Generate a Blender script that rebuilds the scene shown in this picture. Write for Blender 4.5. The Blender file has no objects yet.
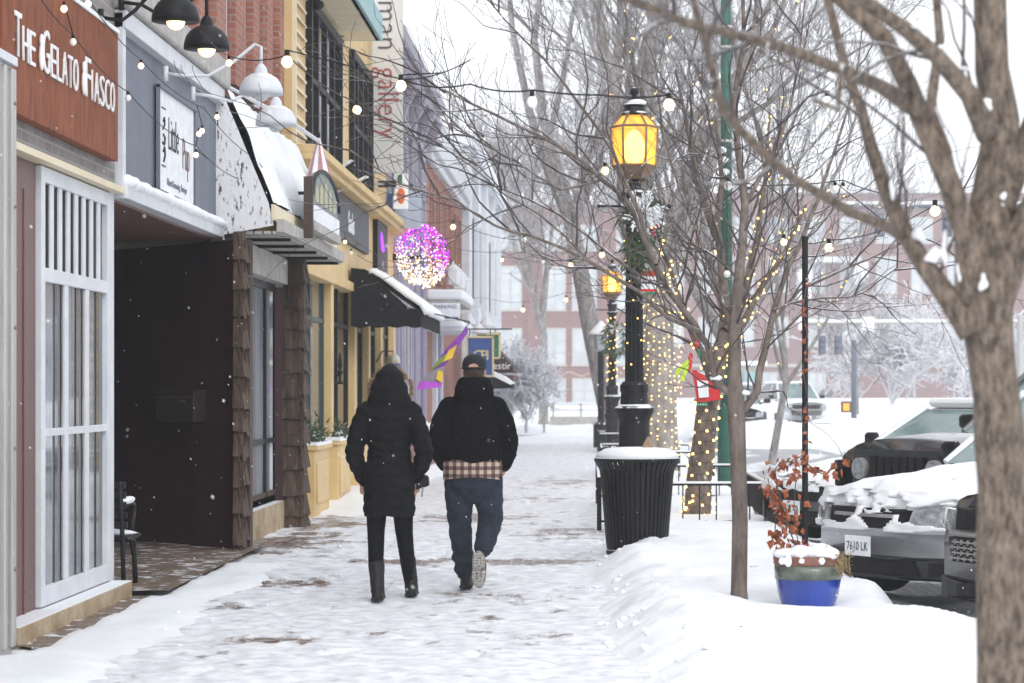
import bpy, math, random
from mathutils import Vector, Matrix, noise
R = math.radians
sc = bpy.context.scene
# ---------------- camera ----------------
F = 2417.8; CX = 590.0; CY = 388.0; EYE = 1.55
cd = bpy.data.cameras.new('camera'); cam = bpy.data.objects.new('camera', cd); sc.collection.objects.link(cam)
cam.location = (0, 0, EYE); cam.rotation_euler = (R(90), 0, 0)
cd.lens = 85; cd.sensor_width = 36; cd.clip_start = .1; cd.clip_end = 3000
cd.shift_x = -(CX-512)/1024; cd.shift_y = (CY-341.5)/1024
cd.dof.use_dof = True; cd.dof.focus_distance = 19.0; cd.dof.aperture_fstop = 4.5
sc.camera = cam
# ---------------- world, sun, exposure ----------------
w = bpy.data.worlds.new('World'); sc.world = w; w.use_nodes = True
nt = w.node_tree; nt.nodes.clear()
sky = nt.nodes.new('ShaderNodeTexSky'); sky.sky_type = 'NISHITA'; sky.sun_disc = False
sky.sun_elevation = R(32); sky.sun_rotation = R(200); sky.air_density = 2; sky.dust_density = 6; sky.ozone_density = 1
hs = nt.nodes.new('ShaderNodeHueSaturation'); hs.inputs['Saturation'].default_value = .18
mixs = nt.nodes.new('ShaderNodeMix'); mixs.data_type = 'RGBA'; mixs.inputs[0].default_value = .8
mixs.inputs[7].default_value = (9.0, 9.35, 9.9, 1)      # overcast cloud deck, same unit as the sky texture
bg = nt.nodes.new('ShaderNodeBackground'); bg.inputs[1].default_value = .12
ow = nt.nodes.new('ShaderNodeOutputWorld')
nt.links.new(sky.outputs[0], hs.inputs['Color']); nt.links.new(hs.outputs[0], mixs.inputs[6])
nt.links.new(mixs.outputs[2], bg.inputs[0]); nt.links.new(bg.outputs[0], ow.inputs[0])
sl = bpy.data.lights.new('sun', 'SUN'); sl.energy = .8; sl.angle = R(25); sl.color = (1, .97, .93)
so = bpy.data.objects.new('sun', sl); sc.collection.objects.link(so)
so.rotation_euler = (R(58), 0, R(20)); so.location = (0, 0, 60)
sc.view_settings.view_transform = 'Standard'; sc.view_settings.look = 'None'
sc.view_settings.exposure = .42; sc.view_settings.gamma = 1; sc.view_settings.use_curve_mapping = False
sc.cycles.use_denoising = True
sc.cycles.max_bounces = 6; sc.cycles.diffuse_bounces = 3; sc.cycles.glossy_bounces = 3
sc.cycles.transmission_bounces = 4; sc.cycles.volume_bounces = 2; sc.cycles.transparent_max_bounces = 6
sc.cycles.caustics_reflective = False; sc.cycles.caustics_refractive = False

# ---------------- helpers ----------------
def V(*a): return Vector(a)
def pt(px, py, Y):                       # photograph pixel and distance along the street -> metres
    s = F/Y; return Vector(((px-CX)/s, Y, EYE+(CY-py)/s))
def onx(px, py, X):                      # photograph pixel on the street plane at X
    s = (px-CX)/X; return Vector((X, F/s, EYE+(CY-py)/s))
def ofs(o):
    v = Vector((0, 0, 0))
    while o is not None:
        v = v + o.location; o = o.parent
    return v
def tag(o, label=None, cat=None, group=None, kind=None):
    if label: o['label'] = label
    if cat: o['category'] = cat
    if group: o['group'] = group
    if kind: o['kind'] = kind
    return o
def thing(name, label, cat, loc, group=None, rz=0):
    o = bpy.data.objects.new(name, None); o.empty_display_size = .2
    sc.collection.objects.link(o); o.location = loc; o.rotation_euler = (0, 0, rz)
    return tag(o, label, cat, group)
def dup(root):
    c = root.copy(); sc.collection.objects.link(c)
    for ch in root.children:
        d = dup(ch); d.parent = c
    return c
class MB:
    def __init__(s): s.v = []; s.f = []
    def add(s, vs, fs):
        n = len(s.v); s.v += [tuple(v) for v in vs]; s.f += [tuple(i+n for i in f) for f in fs]; return s
    def box(s, x0, x1, y0, y1, z0, z1):
        return s.add([(x0,y0,z0),(x1,y0,z0),(x1,y1,z0),(x0,y1,z0),(x0,y0,z1),(x1,y0,z1),(x1,y1,z1),(x0,y1,z1)],
                     [(0,3,2,1),(4,5,6,7),(0,1,5,4),(1,2,6,5),(2,3,7,6),(3,0,4,7)])
    def prism(s, pts, d):                # polygon extruded along vector d
        n = len(pts); pts = [Vector(p) for p in pts]; d = Vector(d)
        return s.add(pts+[p+d for p in pts], [tuple(range(n))[::-1], tuple(range(n, 2*n))]+[(i,(i+1)%n,(i+1)%n+n,i+n) for i in range(n)])
    def tube(s, path, rad, n=8, cap=True, flat=1.0):
        path = [Vector(p) for p in path]; m = len(path)
        if not hasattr(rad, '__len__'): rad = [rad]*m
        t0 = (path[1]-path[0]).normalized()
        u = t0.cross(Vector((0, 0, 1)));
        if u.length < .05: u = t0.cross(Vector((1, 0, 0)))
        u.normalize(); vs = []
        for i, p in enumerate(path):
            t = (path[min(i+1, m-1)]-path[max(i-1, 0)])
            if t.length < 1e-9: t = t0
            t.normalize(); u = (u-t*u.dot(t)); u.normalize(); b = t.cross(u)
            for k in range(n):
                a = 2*math.pi*k/n; vs.append(p+u*(math.cos(a)*rad[i])+b*(math.sin(a)*rad[i]*flat))
        fs = [(i*n+k, i*n+(k+1)%n, (i+1)*n+(k+1)%n, (i+1)*n+k) for i in range(m-1) for k in range(n)]
        if cap: fs += [tuple(range(n))[::-1], tuple(range((m-1)*n, m*n))]
        return s.add(vs, fs)
    def lathe(s, prof, c=(0,0,0), n=20, sx=1, sy=1, ph=0):   # prof: (r,z)
        c = Vector(c); vs = []
        for r, z in prof:
            for k in range(n):
                a = 2*math.pi*k/n+ph; vs.append((c.x+r*math.cos(a)*sx, c.y+r*math.sin(a)*sy, c.z+z))
        m = len(prof)
        fs = [(i*n+k, i*n+(k+1)%n, (i+1)*n+(k+1)%n, (i+1)*n+k) for i in range(m-1) for k in range(n)]
        fs += [tuple(range(n))[::-1], tuple(range((m-1)*n, m*n))]
        return s.add(vs, fs)
    def loft(s, rings, n=20):            # rings: (cx,cy,z,rx,ry)
        vs = []
        for cx, cy, z, rx, ry in rings:
            for k in range(n):
                a = 2*math.pi*k/n; vs.append((cx+rx*math.cos(a), cy+ry*math.sin(a), z))
        m = len(rings)
        fs = [(i*n+k, i*n+(k+1)%n, (i+1)*n+(k+1)%n, (i+1)*n+k) for i in range(m-1) for k in range(n)]
        return s.add(vs, fs+[tuple(range(n))[::-1], tuple(range((m-1)*n, m*n))])
    def ball(s, c, rx, ry=None, rz=None, n=12, m=8):
        ry = rx if ry is None else ry; rz = rx if rz is None else rz; c = Vector(c)
        return s.loft([(c.x, c.y, c.z-rz*math.cos(math.pi*(i+.02)/(m+.04)), rx*math.sin(math.pi*(i+.02)/(m+.04)), ry*math.sin(math.pi*(i+.02)/(m+.04))) for i in range(m+1)], n)
    def build(s, name, m, parent=None, world=True, smooth=False, bevel=0, **kw):
        off = ofs(parent) if (parent is not None and world) else Vector((0, 0, 0)); base = Vector((0, 0, 0))
        if parent is None and world:
            xs = [v[0] for v in s.v]; ys = [v[1] for v in s.v]; zs = [v[2] for v in s.v]
            base = Vector(((min(xs)+max(xs))/2, (min(ys)+max(ys))/2, min(zs))); off = base
        me = bpy.data.meshes.new(name)
        me.from_pydata([(v[0]-off.x, v[1]-off.y, v[2]-off.z) for v in s.v], [], s.f); me.update()
        if smooth:
            me.polygons.foreach_set('use_smooth', [True]*len(me.polygons))
        o = bpy.data.objects.new(name, me); sc.collection.objects.link(o)
        if parent is not None: o.parent = parent
        o.location = base
        if m is not None: me.materials.append(m)
        if bevel:
            b = o.modifiers.new('bevel', 'BEVEL'); b.width = bevel; b.segments = 2; b.limit_method = 'ANGLE'
        return tag(o, **kw) if kw else o
def text(s, size, pos, facing, m, parent, name='lettering', depth=.01, sx=1, align='CENTER', spacing=1, rot=0, offset=0):
    cu = bpy.data.curves.new('t', 'FONT'); cu.body = s; cu.size = size; cu.extrude = depth; cu.align_x = align; cu.align_y = 'CENTER'
    cu.space_character = spacing; cu.offset = offset; cu.resolution_u = 3
    o = bpy.data.objects.new('t', cu); sc.collection.objects.link(o)
    dg = bpy.context.evaluated_depsgraph_get(); me = bpy.data.meshes.new_from_object(o.evaluated_get(dg))
    bpy.data.objects.remove(o); bpy.data.curves.remove(cu)
    if facing == 'x': M = Matrix(((0,0,1,0),(1,0,0,0),(0,1,0,0),(0,0,0,1)))
    else: M = Matrix(((1,0,0,0),(0,0,-1,0),(0,1,0,0),(0,0,0,1)))
    me.transform(Matrix.Translation(Vector(pos)-(ofs(parent) if parent else Vector()))@M@Matrix.Rotation(rot, 4, 'Z')@Matrix.Diagonal((sx,1,1,1)))
    me.materials.clear(); me.materials.append(m)
    me.name = name; q = bpy.data.objects.new(name, me); sc.collection.objects.link(q); q.parent = parent
    return q
def blob(mb, name, m, parent, vox=.012, it=6, disp=None, world=False, fac=.6):   # fuse overlapping closed shapes into one skin
    o = mb.build('tmp', None, None, world=False)
    r = o.modifiers.new('r', 'REMESH'); r.mode = 'VOXEL'; r.voxel_size = vox; r.use_smooth_shade = True
    q = o.modifiers.new('s', 'SMOOTH'); q.factor = fac; q.iterations = it
    dg = bpy.context.evaluated_depsgraph_get(); me = bpy.data.meshes.new_from_object(o.evaluated_get(dg))
    bpy.data.objects.remove(o)
    if disp:
        nn = [v.normal.copy() for v in me.vertices]
        for v, n_ in zip(me.vertices, nn): v.co += n_*disp(v.co, n_)
    me.polygons.foreach_set('use_smooth', [True]*len(me.polygons))
    me.name = name; me.materials.clear(); me.materials.append(m)
    q = bpy.data.objects.new(name, me); sc.collection.objects.link(q); q.parent = parent
    return q

# ---------------- materials ----------------
def mat(name, c, rough=.6, c2=None, ns=8, stretch=(1,1,1), metal=0, bump=0, bs=40, snow=None, spec=.5, coat=0, emit=None, es=0, fine=.25):
    m = bpy.data.materials.new(name); m.use_nodes = True; n = m.node_tree.nodes; l = m.node_tree.links
    p = n['Principled BSDF']; p.inputs['Roughness'].default_value = rough; p.inputs['Metallic'].default_value = metal
    p.inputs['Specular IOR Level'].default_value = spec; p.inputs['Coat Weight'].default_value = coat
    geo = n.new('ShaderNodeNewGeometry'); tc = n.new('ShaderNodeTexCoord')
    mp = n.new('ShaderNodeMapping'); mp.inputs['Scale'].default_value = stretch; l.new(tc.outputs['Object'], mp.inputs[0])
    no = n.new('ShaderNodeTexNoise'); no.inputs['Scale'].default_value = ns; no.inputs['Detail'].default_value = 8; no.inputs['Roughness'].default_value = .65
    l.new(mp.outputs[0], no.inputs[0])
    rp = n.new('ShaderNodeValToRGB'); rp.color_ramp.elements[0].position = .36; rp.color_ramp.elements[1].position = .66
    c2 = c2 or tuple(min(1, x*(1+fine)) for x in c); c1 = c if c2 is not None else c
    rp.color_ramp.elements[0].color = (*c1, 1); rp.color_ramp.elements[1].color = (*c2, 1)
    l.new(no.outputs[0], rp.inputs[0]); col = rp.outputs[0]
    if snow:
        sx = n.new('ShaderNodeSeparateXYZ'); l.new(geo.outputs['Normal'], sx.inputs[0])
        n2 = n.new('ShaderNodeTexNoise'); n2.inputs['Scale'].default_value = 9; l.new(tc.outputs['Object'], n2.inputs[0])
        a = n.new('ShaderNodeMath'); a.operation = 'MULTIPLY_ADD'; l.new(n2.outputs[0], a.inputs[0]); a.inputs[1].default_value = .9; l.new(sx.outputs[2], a.inputs[2])
        mr = n.new('ShaderNodeMapRange'); mr.inputs[1].default_value = snow+.45; mr.inputs[2].default_value = snow+.55; l.new(a.outputs[0], mr.inputs[0])
        mx = n.new('ShaderNodeMix'); mx.data_type = 'RGBA'; l.new(mr.outputs[0], mx.inputs[0]); l.new(col, mx.inputs[6]); mx.inputs[7].default_value = (.82,.84,.87,1)
        col = mx.outputs[2]
    l.new(col, p.inputs['Base Color'])
    if bump:
        nb = n.new('ShaderNodeTexNoise'); nb.inputs['Scale'].default_value = bs; nb.inputs['Detail'].default_value = 6; l.new(mp.outputs[0], nb.inputs[0])
        b = n.new('ShaderNodeBump'); b.inputs['Strength'].default_value = bump; b.inputs['Distance'].default_value = .02
        l.new(nb.outputs[0], b.inputs['Height']); l.new(b.outputs[0], p.inputs['Normal'])
    if emit: p.inputs['Emission Color'].default_value = (*emit, 1); p.inputs['Emission Strength'].default_value = es
    return m
def brick(name, c1, c2, mortar, axis, sc_=1.0, snow=False):
    m = bpy.data.materials.new(name); m.use_nodes = True; n = m.node_tree.nodes; l = m.node_tree.links
    p = n['Principled BSDF']; p.inputs['Roughness'].default_value = .85
    g = n.new('ShaderNodeNewGeometry'); s = n.new('ShaderNodeSeparateXYZ'); l.new(g.outputs['Position'], s.inputs[0])
    cb = n.new('ShaderNodeCombineXYZ')
    ad = n.new('ShaderNodeMath'); l.new(s.outputs[0], ad.inputs[0]); l.new(s.outputs[1], ad.inputs[1])
    l.new(ad.outputs[0], cb.inputs[0]); l.new(s.outputs[2], cb.inputs[1])
    b = n.new('ShaderNodeTexBrick'); l.new(cb.outputs[0], b.inputs[0]); b.inputs['Scale'].default_value = 1/sc_
    b.inputs['Brick Width'].default_value = .21; b.inputs['Row Height'].default_value = .07; b.inputs['Mortar Size'].default_value = .009
    b.inputs['Color1'].default_value = (*c1,1); b.inputs['Color2'].default_value = (*c2,1); b.inputs['Mortar'].default_value = (*mortar,1)
    no = n.new('ShaderNodeTexNoise'); no.inputs['Scale'].default_value = 2.5; no.inputs['Detail'].default_value = 8; l.new(g.outputs['Position'], no.inputs[0])
    mx = n.new('ShaderNodeMix'); mx.data_type = 'RGBA'; mx.blend_type = 'MULTIPLY'; mx.inputs[0].default_value = .5
    l.new(b.outputs[0], mx.inputs[6]); l.new(no.outputs[1], mx.inputs[7])
    rp = n.new('ShaderNodeValToRGB'); rp.color_ramp.elements[0].color = (.45,.45,.45,1); rp.color_ramp.elements[1].color = (1.3,1.3,1.3,1); l.new(no.outputs[0], rp.inputs[0]); l.new(rp.outputs[0], mx.inputs[7])
    l.new(mx.outputs[2], p.inputs['Base Color'])
    bm = n.new('ShaderNodeBump'); bm.inputs['Strength'].default_value = .4; bm.inputs['Distance'].default_value = .01; bm.invert = True
    l.new(b.outputs['Fac'], bm.inputs['Height']); l.new(bm.outputs[0], p.inputs['Normal'])
    return m
M = {}
M['snow'] = mat('snow', (.84,.86,.89), .7, (.9,.91,.93), ns=3, bump=.35, bs=9, spec=.3)
M['rust'] = mat('rusted_steel', (.15,.040,.016), .85, (.30,.085,.030), ns=5, stretch=(1,2.5,.7), bump=.15)
M['whiteletter'] = mat('white_letter', (.8,.8,.8), .5)
M['white'] = mat('white_paint', (.60,.62,.66), .5, (.72,.74,.77), ns=4, snow=.75)
M['peel'] = mat('peeling_white_paint', (.10,.09,.09), .8, (.8,.8,.82), ns=28, stretch=(1,1,.35), bump=.4)
M['peel'].node_tree.nodes['Color Ramp'].color_ramp.elements[0].position = .38
M['peel'].node_tree.nodes['Color Ramp'].color_ramp.elements[1].position = .44
M['slate'] = mat('slate_grey_paint', (.13,.145,.19), .6, (.18,.195,.245), ns=2.5, stretch=(1,1,.5), snow=.75)
M['greybrick'] = brick('grey_brick', (.20,.18,.17), (.28,.25,.24), (.33,.31,.3), 'x')
M['redbrick'] = brick('red_brick', (.30,.10,.065), (.40,.15,.10), (.30,.22,.19), 'x')
M['millbrick'] = brick('mill_brick', (.16,.055,.05), (.22,.08,.075), (.2,.13,.12), 'y')
M['cream'] = mat('cream_paint', (.60,.42,.19), .65, (.70,.52,.27), ns=1.6, snow=.75)
M['creamlite'] = mat('pale_cream_paint', (.70,.60,.42), .6, (.76,.67,.5), ns=2, snow=.75)
M['verd'] = mat('verdigris_trim', (.25,.40,.42), .6, (.35,.5,.52), ns=4, snow=.7)
M['darkglass'] = mat('dark_glass', (.02,.022,.026), .06, spec=.8)
M['paleglass'] = mat('pale_glass', (.17,.20,.23), .05, (.48,.52,.56), ns=.8, stretch=(1,4,.4), spec=.9)  # bright reflections are put into the base colour as pale streaks
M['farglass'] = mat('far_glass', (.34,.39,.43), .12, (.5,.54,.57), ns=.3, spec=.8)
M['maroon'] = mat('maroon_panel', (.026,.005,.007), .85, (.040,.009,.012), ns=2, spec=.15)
M['brownpanel'] = mat('brown_panel', (.135,.062,.055), .5, (.16,.078,.07), ns=1.5)
M['shingle'] = mat('weathered_shingle', (.028,.017,.012), .9, (.13,.085,.058), ns=14, stretch=(1,1,.08), bump=.6, bs=60)
M['stone'] = mat('stained_stone', (.33,.23,.13), .9, (.52,.42,.29), ns=4, bump=.3, snow=.6)
M['ledge'] = mat('grey_stone', (.35,.33,.31), .9, (.5,.48,.46), ns=5, bump=.3, snow=.55)
M['steel'] = mat('brushed_steel', (.42,.41,.40), .4, (.55,.54,.53), ns=3, stretch=(8,8,.5), metal=.6)
M['blackmetal'] = mat('black_metal', (.006,.006,.008), .5, (.013,.013,.015), ns=10, snow=.72, spec=.25)
M['black'] = mat('black_plain', (.006,.006,.007), .5, (.013,.013,.015), ns=10, spec=.25)
M['greypaint'] = mat('grey_violet_paint', (.27,.255,.31), .65, (.40,.38,.44), ns=3, stretch=(1,2,.3), snow=.7)
M['purple'] = mat('purple_trim', (.14,.09,.24), .6, (.2,.14,.32), ns=3)
M['awning'] = mat('black_awning_cloth', (.008,.008,.010), .85, (.015,.015,.017), ns=8, bump=.3, spec=.2)
M['bark'] = mat('bark', (.085,.066,.055), .9, (.22,.18,.155), ns=14, stretch=(1,1,.3), bump=.8, bs=25, snow=.78)
M['barknear'] = mat('near_bark', (.06,.046,.036), .95, (.27,.21,.165), ns=46, stretch=(1,1,.4), bump=1.0, bs=75, snow=.85)
M['farbark'] = mat('snow_haze_bark', (.17,.155,.15), .9, (.38,.36,.355), ns=9, stretch=(1,1,.4), bump=.6, snow=.7)  # paler for snow dusting and for distance haze painted into the colour
M['fartwig'] = mat('snow_haze_twig', (.25,.24,.25), .9, (.50,.49,.51), ns=8, snow=.7)  # snow dusting plus haze, both mixed into a lighter twig colour
M['twig'] = mat('twig_bark', (.06,.048,.047), .9, (.13,.108,.105), ns=10, snow=.8)
M['snowtwig'] = mat('snowed_twig', (.6,.6,.63), .9, (.8,.8,.83), ns=10)
M['pebble'] = mat('wet_brick_pavement', (.16,.10,.075), .6, (.26,.17,.13), ns=6, bump=.3)
M['greenpole'] = mat('green_paint', (.010,.075,.052), .5, (.018,.11,.078), ns=5, snow=.8)
M['bulb'] = mat('bulb_glass', (.9,.8,.6), .3, emit=(1,.68,.36), es=1.35)
M['bulbcool'] = mat('bulb_frosted', (.9,.88,.84), .3, emit=(1,.86,.7), es=.06)
M['fairy'] = mat('fairy_light', (.9,.7,.3), .4, emit=(1,.62,.16), es=4)
M['lanternglass'] = mat('amber_glass', (.8,.42,.06), .3, (.85,.5,.1), ns=6, emit=(1,.58,.07), es=.75)
_m = M['lanternglass'].node_tree; _p = _m.nodes['Principled BSDF']; _t = _m.nodes.new('ShaderNodeBsdfTransparent'); _t.inputs[0].default_value = (1,.72,.25,1); _x = _m.nodes.new('ShaderNodeMixShader'); _x.inputs[0].default_value = .55
_m.links.new(_t.outputs[0], _x.inputs[1]); _m.links.new(_p.outputs[0], _x.inputs[2]); _m.links.new(_x.outputs[0], _m.nodes['Material Output'].inputs[0])
M['lanterncore'] = mat('lamp_glow', (1,.8,.4), .3, emit=(1,.85,.5), es=6)
M['copper'] = mat('copper_cup', (.22,.14,.08), .4, metal=.5, ns=6)
M['bluesign'] = mat('blue_sign', (.03,.07,.24), .5, ns=4)
M['greensign'] = mat('green_sign', (.02,.13,.08), .5, ns=4)
M['signwhite'] = mat('sign_white', (.75,.77,.8), .5)
M['orange'] = mat('orange_paint', (.6,.12,.03), .5)
M['red'] = mat('red_cloth', (.55,.02,.025), .6)
M['lime'] = mat('lime_ribbon', (.45,.62,.04), .6)
M['greencloth'] = mat('green_cloth', (.01,.2,.09), .6)
M['yellow'] = mat('yellow_cloth', (.75,.5,.03), .6)
M['purplecloth'] = mat('purple_cloth', (.22,.04,.36), .6)
M['gold'] = mat('gold_letter', (.6,.5,.25), .5)
M['pink'] = mat('pink_stripe', (.42,.20,.23), .7)
M['glaze'] = mat('cobalt_glaze', (.012,.035,.26), .18, (.02,.06,.38), ns=3, coat=.5)
M['greenglaze'] = mat('olive_glaze', (.07,.09,.07), .25, (.16,.18,.15), ns=12, coat=.4)
M['terra'] = mat('terracotta_rim', (.15,.06,.045), .5, (.27,.12,.09), ns=9)
M['leaf'] = mat('dead_leaf', (.24,.055,.02), .7, (.42,.13,.05), ns=30, snow=.85)
M['grass'] = mat('dry_grass', (.22,.15,.07), .8, (.35,.26,.13), ns=20)
M['evergreen'] = mat('evergreen', (.03,.055,.02), .8, (.08,.12,.05), ns=20, snow=.75)

M['shopglass'] = mat('tall_window_glass', (.035,.045,.055), .04, (.34,.38,.42), ns=1.1, stretch=(1,5,.35), spec=.9)  # pale vertical streaks in the colour stand in for reflections
# ================= SETTING: ground, pavement, road =================
def frange(a, b, st):
    o = []; x = a
    while x < b-1e-6: o.append(x); x += st(x) if callable(st) else st
    return o+[b]
def sheet(name, xs, ys, h, m, att=None, kind='structure'):
    vs = [(x, y, h(x, y)) for y in ys for x in xs]; nx = len(xs)
    fs = [(j*nx+i, j*nx+i+1, (j+1)*nx+i+1, (j+1)*nx+i) for j in range(len(ys)-1) for i in range(nx-1)]
    me = bpy.data.meshes.new(name); me.from_pydata(vs, [], fs); me.materials.append(m)
    me.polygons.foreach_set('use_smooth', [True]*len(fs))
    if att:
        a = me.attributes.new('bare', 'FLOAT', 'POINT'); a.data.foreach_set('value', [att(v[0], v[1]) for v in vs])
    o = bpy.data.objects.new(name, me); sc.collection.objects.link(o); o['kind'] = kind; return o
def sstep(a, b, x):
    t = max(0, min(1, (x-a)/(b-a))); return t*t*(3-2*t)
def nz(x, y, s, k=0): return noise.noise(Vector((x*s, y*s, k)))
def fb(x, y, s, k=0): return nz(x,y,s,k)+.5*nz(x,y,s*2.1,k+7)+.25*nz(x,y,s*4.3,k+13)
def bank_edge(y): return .02+.11*nz(0, y, .8, 3)+.06*nz(0, y, 3, 9)+.12*sstep(17, 13, y)-.0*y
MOUNDS = [(5.6,71,1.6,2.4,.55),(7.0,74,1.6,2.4,.4),(4.3,72,1.2,2.4,.35),(1.5,16.2,.4,.5,-.045),(9.5,74,3,4,.55),(16,86,5,3,.7),(13,96,5,3,.8),(-1.5,88,6,2,.35),(22,104,8,4,.4),(2.0,81,3,1.5,.6),(1.3,22.2,.7,.8,.05),(.30,20.4,.35,1.1,.13),(.6,15.2,.5,1.6,.10)]
def hg(x, y):
    if y > 76 and abs(x) < 400:
        z = -.17+.05*fb(x, y, .5)
        z += .14*sstep(95, 99, y)
    elif -3.45 < x < 3.1 or x <= -3.45:
        e = bank_edge(y)
        rise = sstep(e-.05, e+.5+.15*nz(x,y,2,6), x)
        z = -.05+rise*(.165+.05*fb(x, y, 1.1))+(.03*fb(x, y, 4.5, 2)+.012*fb(x, y, 12))*sstep(e-.1,e+.15,x)*(1-.75*sstep(e+.5,e+1.1,x))
        xe = 1.95+.12*nz(x,y,1.1,4)+.55*sstep(16.4,15.2,y)
        z -= sstep(xe, xe+.4, x)*.36
        lf = sstep(-2.35+.35*fb(0, y, .45, 2), -2.9+.3*fb(0, y, .6, 2), x)
        lh = .085+.02*fb(x, y, 2)
        if 20.8 < y < 30: lh -= .17*sstep(20.8, 23, y)*sstep(30, 28, y)*sstep(-2.3, -3.0, x)
        if y > 30: lh += .12*sstep(30, 34, y)*sstep(-2.6, -3.3, x)
        if x < -3.12 and 17.6 < y < 24: lh -= .2*sstep(-3.12,-3.3,x)
        if x < -3.2 and y < 18.5: lh -= .14*sstep(-3.22,-3.32,x)*sstep(13.6,14.6,y)
        z += lf*lh
    else:
        z = -.20
    if x >= 3.0: z = -.22+.42*sstep(11.2, 12.4, x)
    for mx, my, ax, ay, hh in MOUNDS:
        d = ((x-mx)/ax)**2+((y-my)/ay)**2
        if d < 6: z += hh*math.exp(-d)*(1+.35*fb(x, y, 1.2, 5)) if hh > .2 else hh*math.exp(-d)
    return z
gx = sorted(set([round(v,3) for v in [-900,-300,-100,-40,-20,-10,-6]+frange(-4.8,-2.0,.07)+frange(-2.0,-.3,.3)+frange(-.3,2.6,.045)+frange(2.6,24,.35)+[30,40,60,90,150,300,900]]))
gy = frange(-30, 10.5, 5)+frange(10.6, 26, .055)+frange(26, 48, .14)+frange(48, 110, .45)+[120,140,180,250,400,900]
M['snowg'] = mat('ground_snow', (.84,.86,.89), .75, (.9,.91,.93), ns=2, bump=.5, bs=11, spec=.25)
def snow_dirt(m):
    pass
sheet('ground', gx, sorted(set(gy)), hg, M['snowg'])
cl = MB(); rnd = random.Random(15)
for i in range(150):
    y = 12.5+22*rnd.random()**1.3; x = bank_edge(y)+rnd.gauss(.16,.16) if i % 4 else -2.55+rnd.gauss(0,.18)
    if i % 4 and x < -.12: continue
    if not i % 4 and 19 < y < 30: continue
    s_ = rnd.uniform(.008,.032)*(1 if x > .05 else .6); z = max(hg(x,y), .0)
    n0 = len(cl.v); cl.ball((x,y,z+s_*.15), s_*rnd.uniform(.8,1.5), s_*rnd.uniform(.8,1.4), s_*rnd.uniform(.5,.95), n=7, m=5)
    cl.v[n0:] = [(v[0]+s_*.35*nz(v[0],v[2],30,i), v[1]+s_*.35*nz(v[1],v[2],30,i), v[2]+s_*.3*nz(v[0],v[1],30,i)) for v in cl.v[n0:]]
cl.build('snow_clods', M['snowg'], None, smooth=True, label='loose clods of snow along the edge of the snow bank', cat='snow', kind='stuff')
def coverage(name, bare1, bare2, thr, scale, det=9, tint=(.80,.82,.86)):
    m = bpy.data.materials.new(name); m.use_nodes = True; n = m.node_tree.nodes; l = m.node_tree.links
    p = n['Principled BSDF']; g = n.new('ShaderNodeNewGeometry'); at = n.new('ShaderNodeAttribute'); at.attribute_name = 'bare'
    no = n.new('ShaderNodeTexNoise'); no.inputs['Scale'].default_value = scale; no.inputs['Detail'].default_value = det; no.inputs['Roughness'].default_value = .68
    mp = n.new('ShaderNodeMapping'); mp.inputs['Scale'].default_value = (1.0, .55, 1); l.new(g.outputs['Position'], mp.inputs[0]); l.new(mp.outputs[0], no.inputs[0])
    ad = n.new('ShaderNodeMath'); ad.operation = 'ADD'; l.new(no.outputs[0], ad.inputs[0]); l.new(at.outputs['Fac'], ad.inputs[1])
    mr = n.new('ShaderNodeMapRange'); mr.inputs[1].default_value = thr; mr.inputs[2].default_value = thr+.11; l.new(ad.outputs[0], mr.inputs[0])
    br = n.new('ShaderNodeTexBrick'); br.inputs['Scale'].default_value = 1; br.inputs['Brick Width'].default_value = .2; br.inputs['Row Height'].default_value = .1; br.inputs['Mortar Size'].default_value = .007
    br.inputs['Color1'].default_value = (*bare1,1); br.inputs['Color2'].default_value = (*bare2,1); br.inputs['Mortar'].default_value = (.5,.5,.52,1)
    l.new(g.outputs['Position'], br.inputs[0])
    n2 = n.new('ShaderNodeTexNoise'); n2.inputs['Scale'].default_value = 7; n2.inputs['Detail'].default_value = 8; l.new(g.outputs['Position'], n2.inputs[0])
    rp = n.new('ShaderNodeValToRGB'); rp.color_ramp.elements[0].position = .3; rp.color_ramp.elements[1].position = .62
    rp.color_ramp.elements[0].color = (tint[0]*.78,tint[1]*.78,tint[2]*.80,1); rp.color_ramp.elements[1].color = (.88,.89,.92,1); l.new(n2.outputs[0], rp.inputs[0])
    mx = n.new('ShaderNodeMix'); mx.data_type = 'RGBA'; l.new(mr.outputs[0], mx.inputs[0]); l.new(rp.outputs[0], mx.inputs[6]); l.new(br.outputs[0], mx.inputs[7])
    l.new(mx.outputs[2], p.inputs['Base Color'])
    rr = n.new('ShaderNodeMapRange'); l.new(mr.outputs[0], rr.inputs[0]); rr.inputs[3].default_value = .75; rr.inputs[4].default_value = .35; l.new(rr.outputs[0], p.inputs['Roughness'])
    b = n.new('ShaderNodeBump'); b.inputs['Strength'].default_value = .6; b.inputs['Distance'].default_value = .02; l.new(n2.outputs[0], b.inputs['Height']); l.new(b.outputs[0], p.inputs['Normal'])
    return m
PATCH = [(-2.45,19.3,.42,.42,.24),(-3.05,24.6,.6,2.0,.22),(-3.0,27.5,.5,2,.2),(-1.65,21.7,.5,.45,.30),(-.5,21.6,.55,.5,.28),(-.6,18.0,.4,.4,.16),(-1.9,15.0,.28,.22,.27),(-2.6,17.2,.3,.5,.14),(-.3,15.0,.4,.3,.12),(-1.4,29,.6,1,.2),(-.2,26,.5,1.2,.17),(-1,34,.8,1,.16),(-.5,40,.8,2,.15)]
def bare(x, y):
    b = 0
    for cx, cy, ax, ay, k in PATCH:
        d = ((x-cx)/ax)**2+((y-cy)/ay)**2
        if d < 5: b = max(b, k*math.exp(-d*.8))
    b += .05*fb(x, y, .35, 21)
    return b
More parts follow.
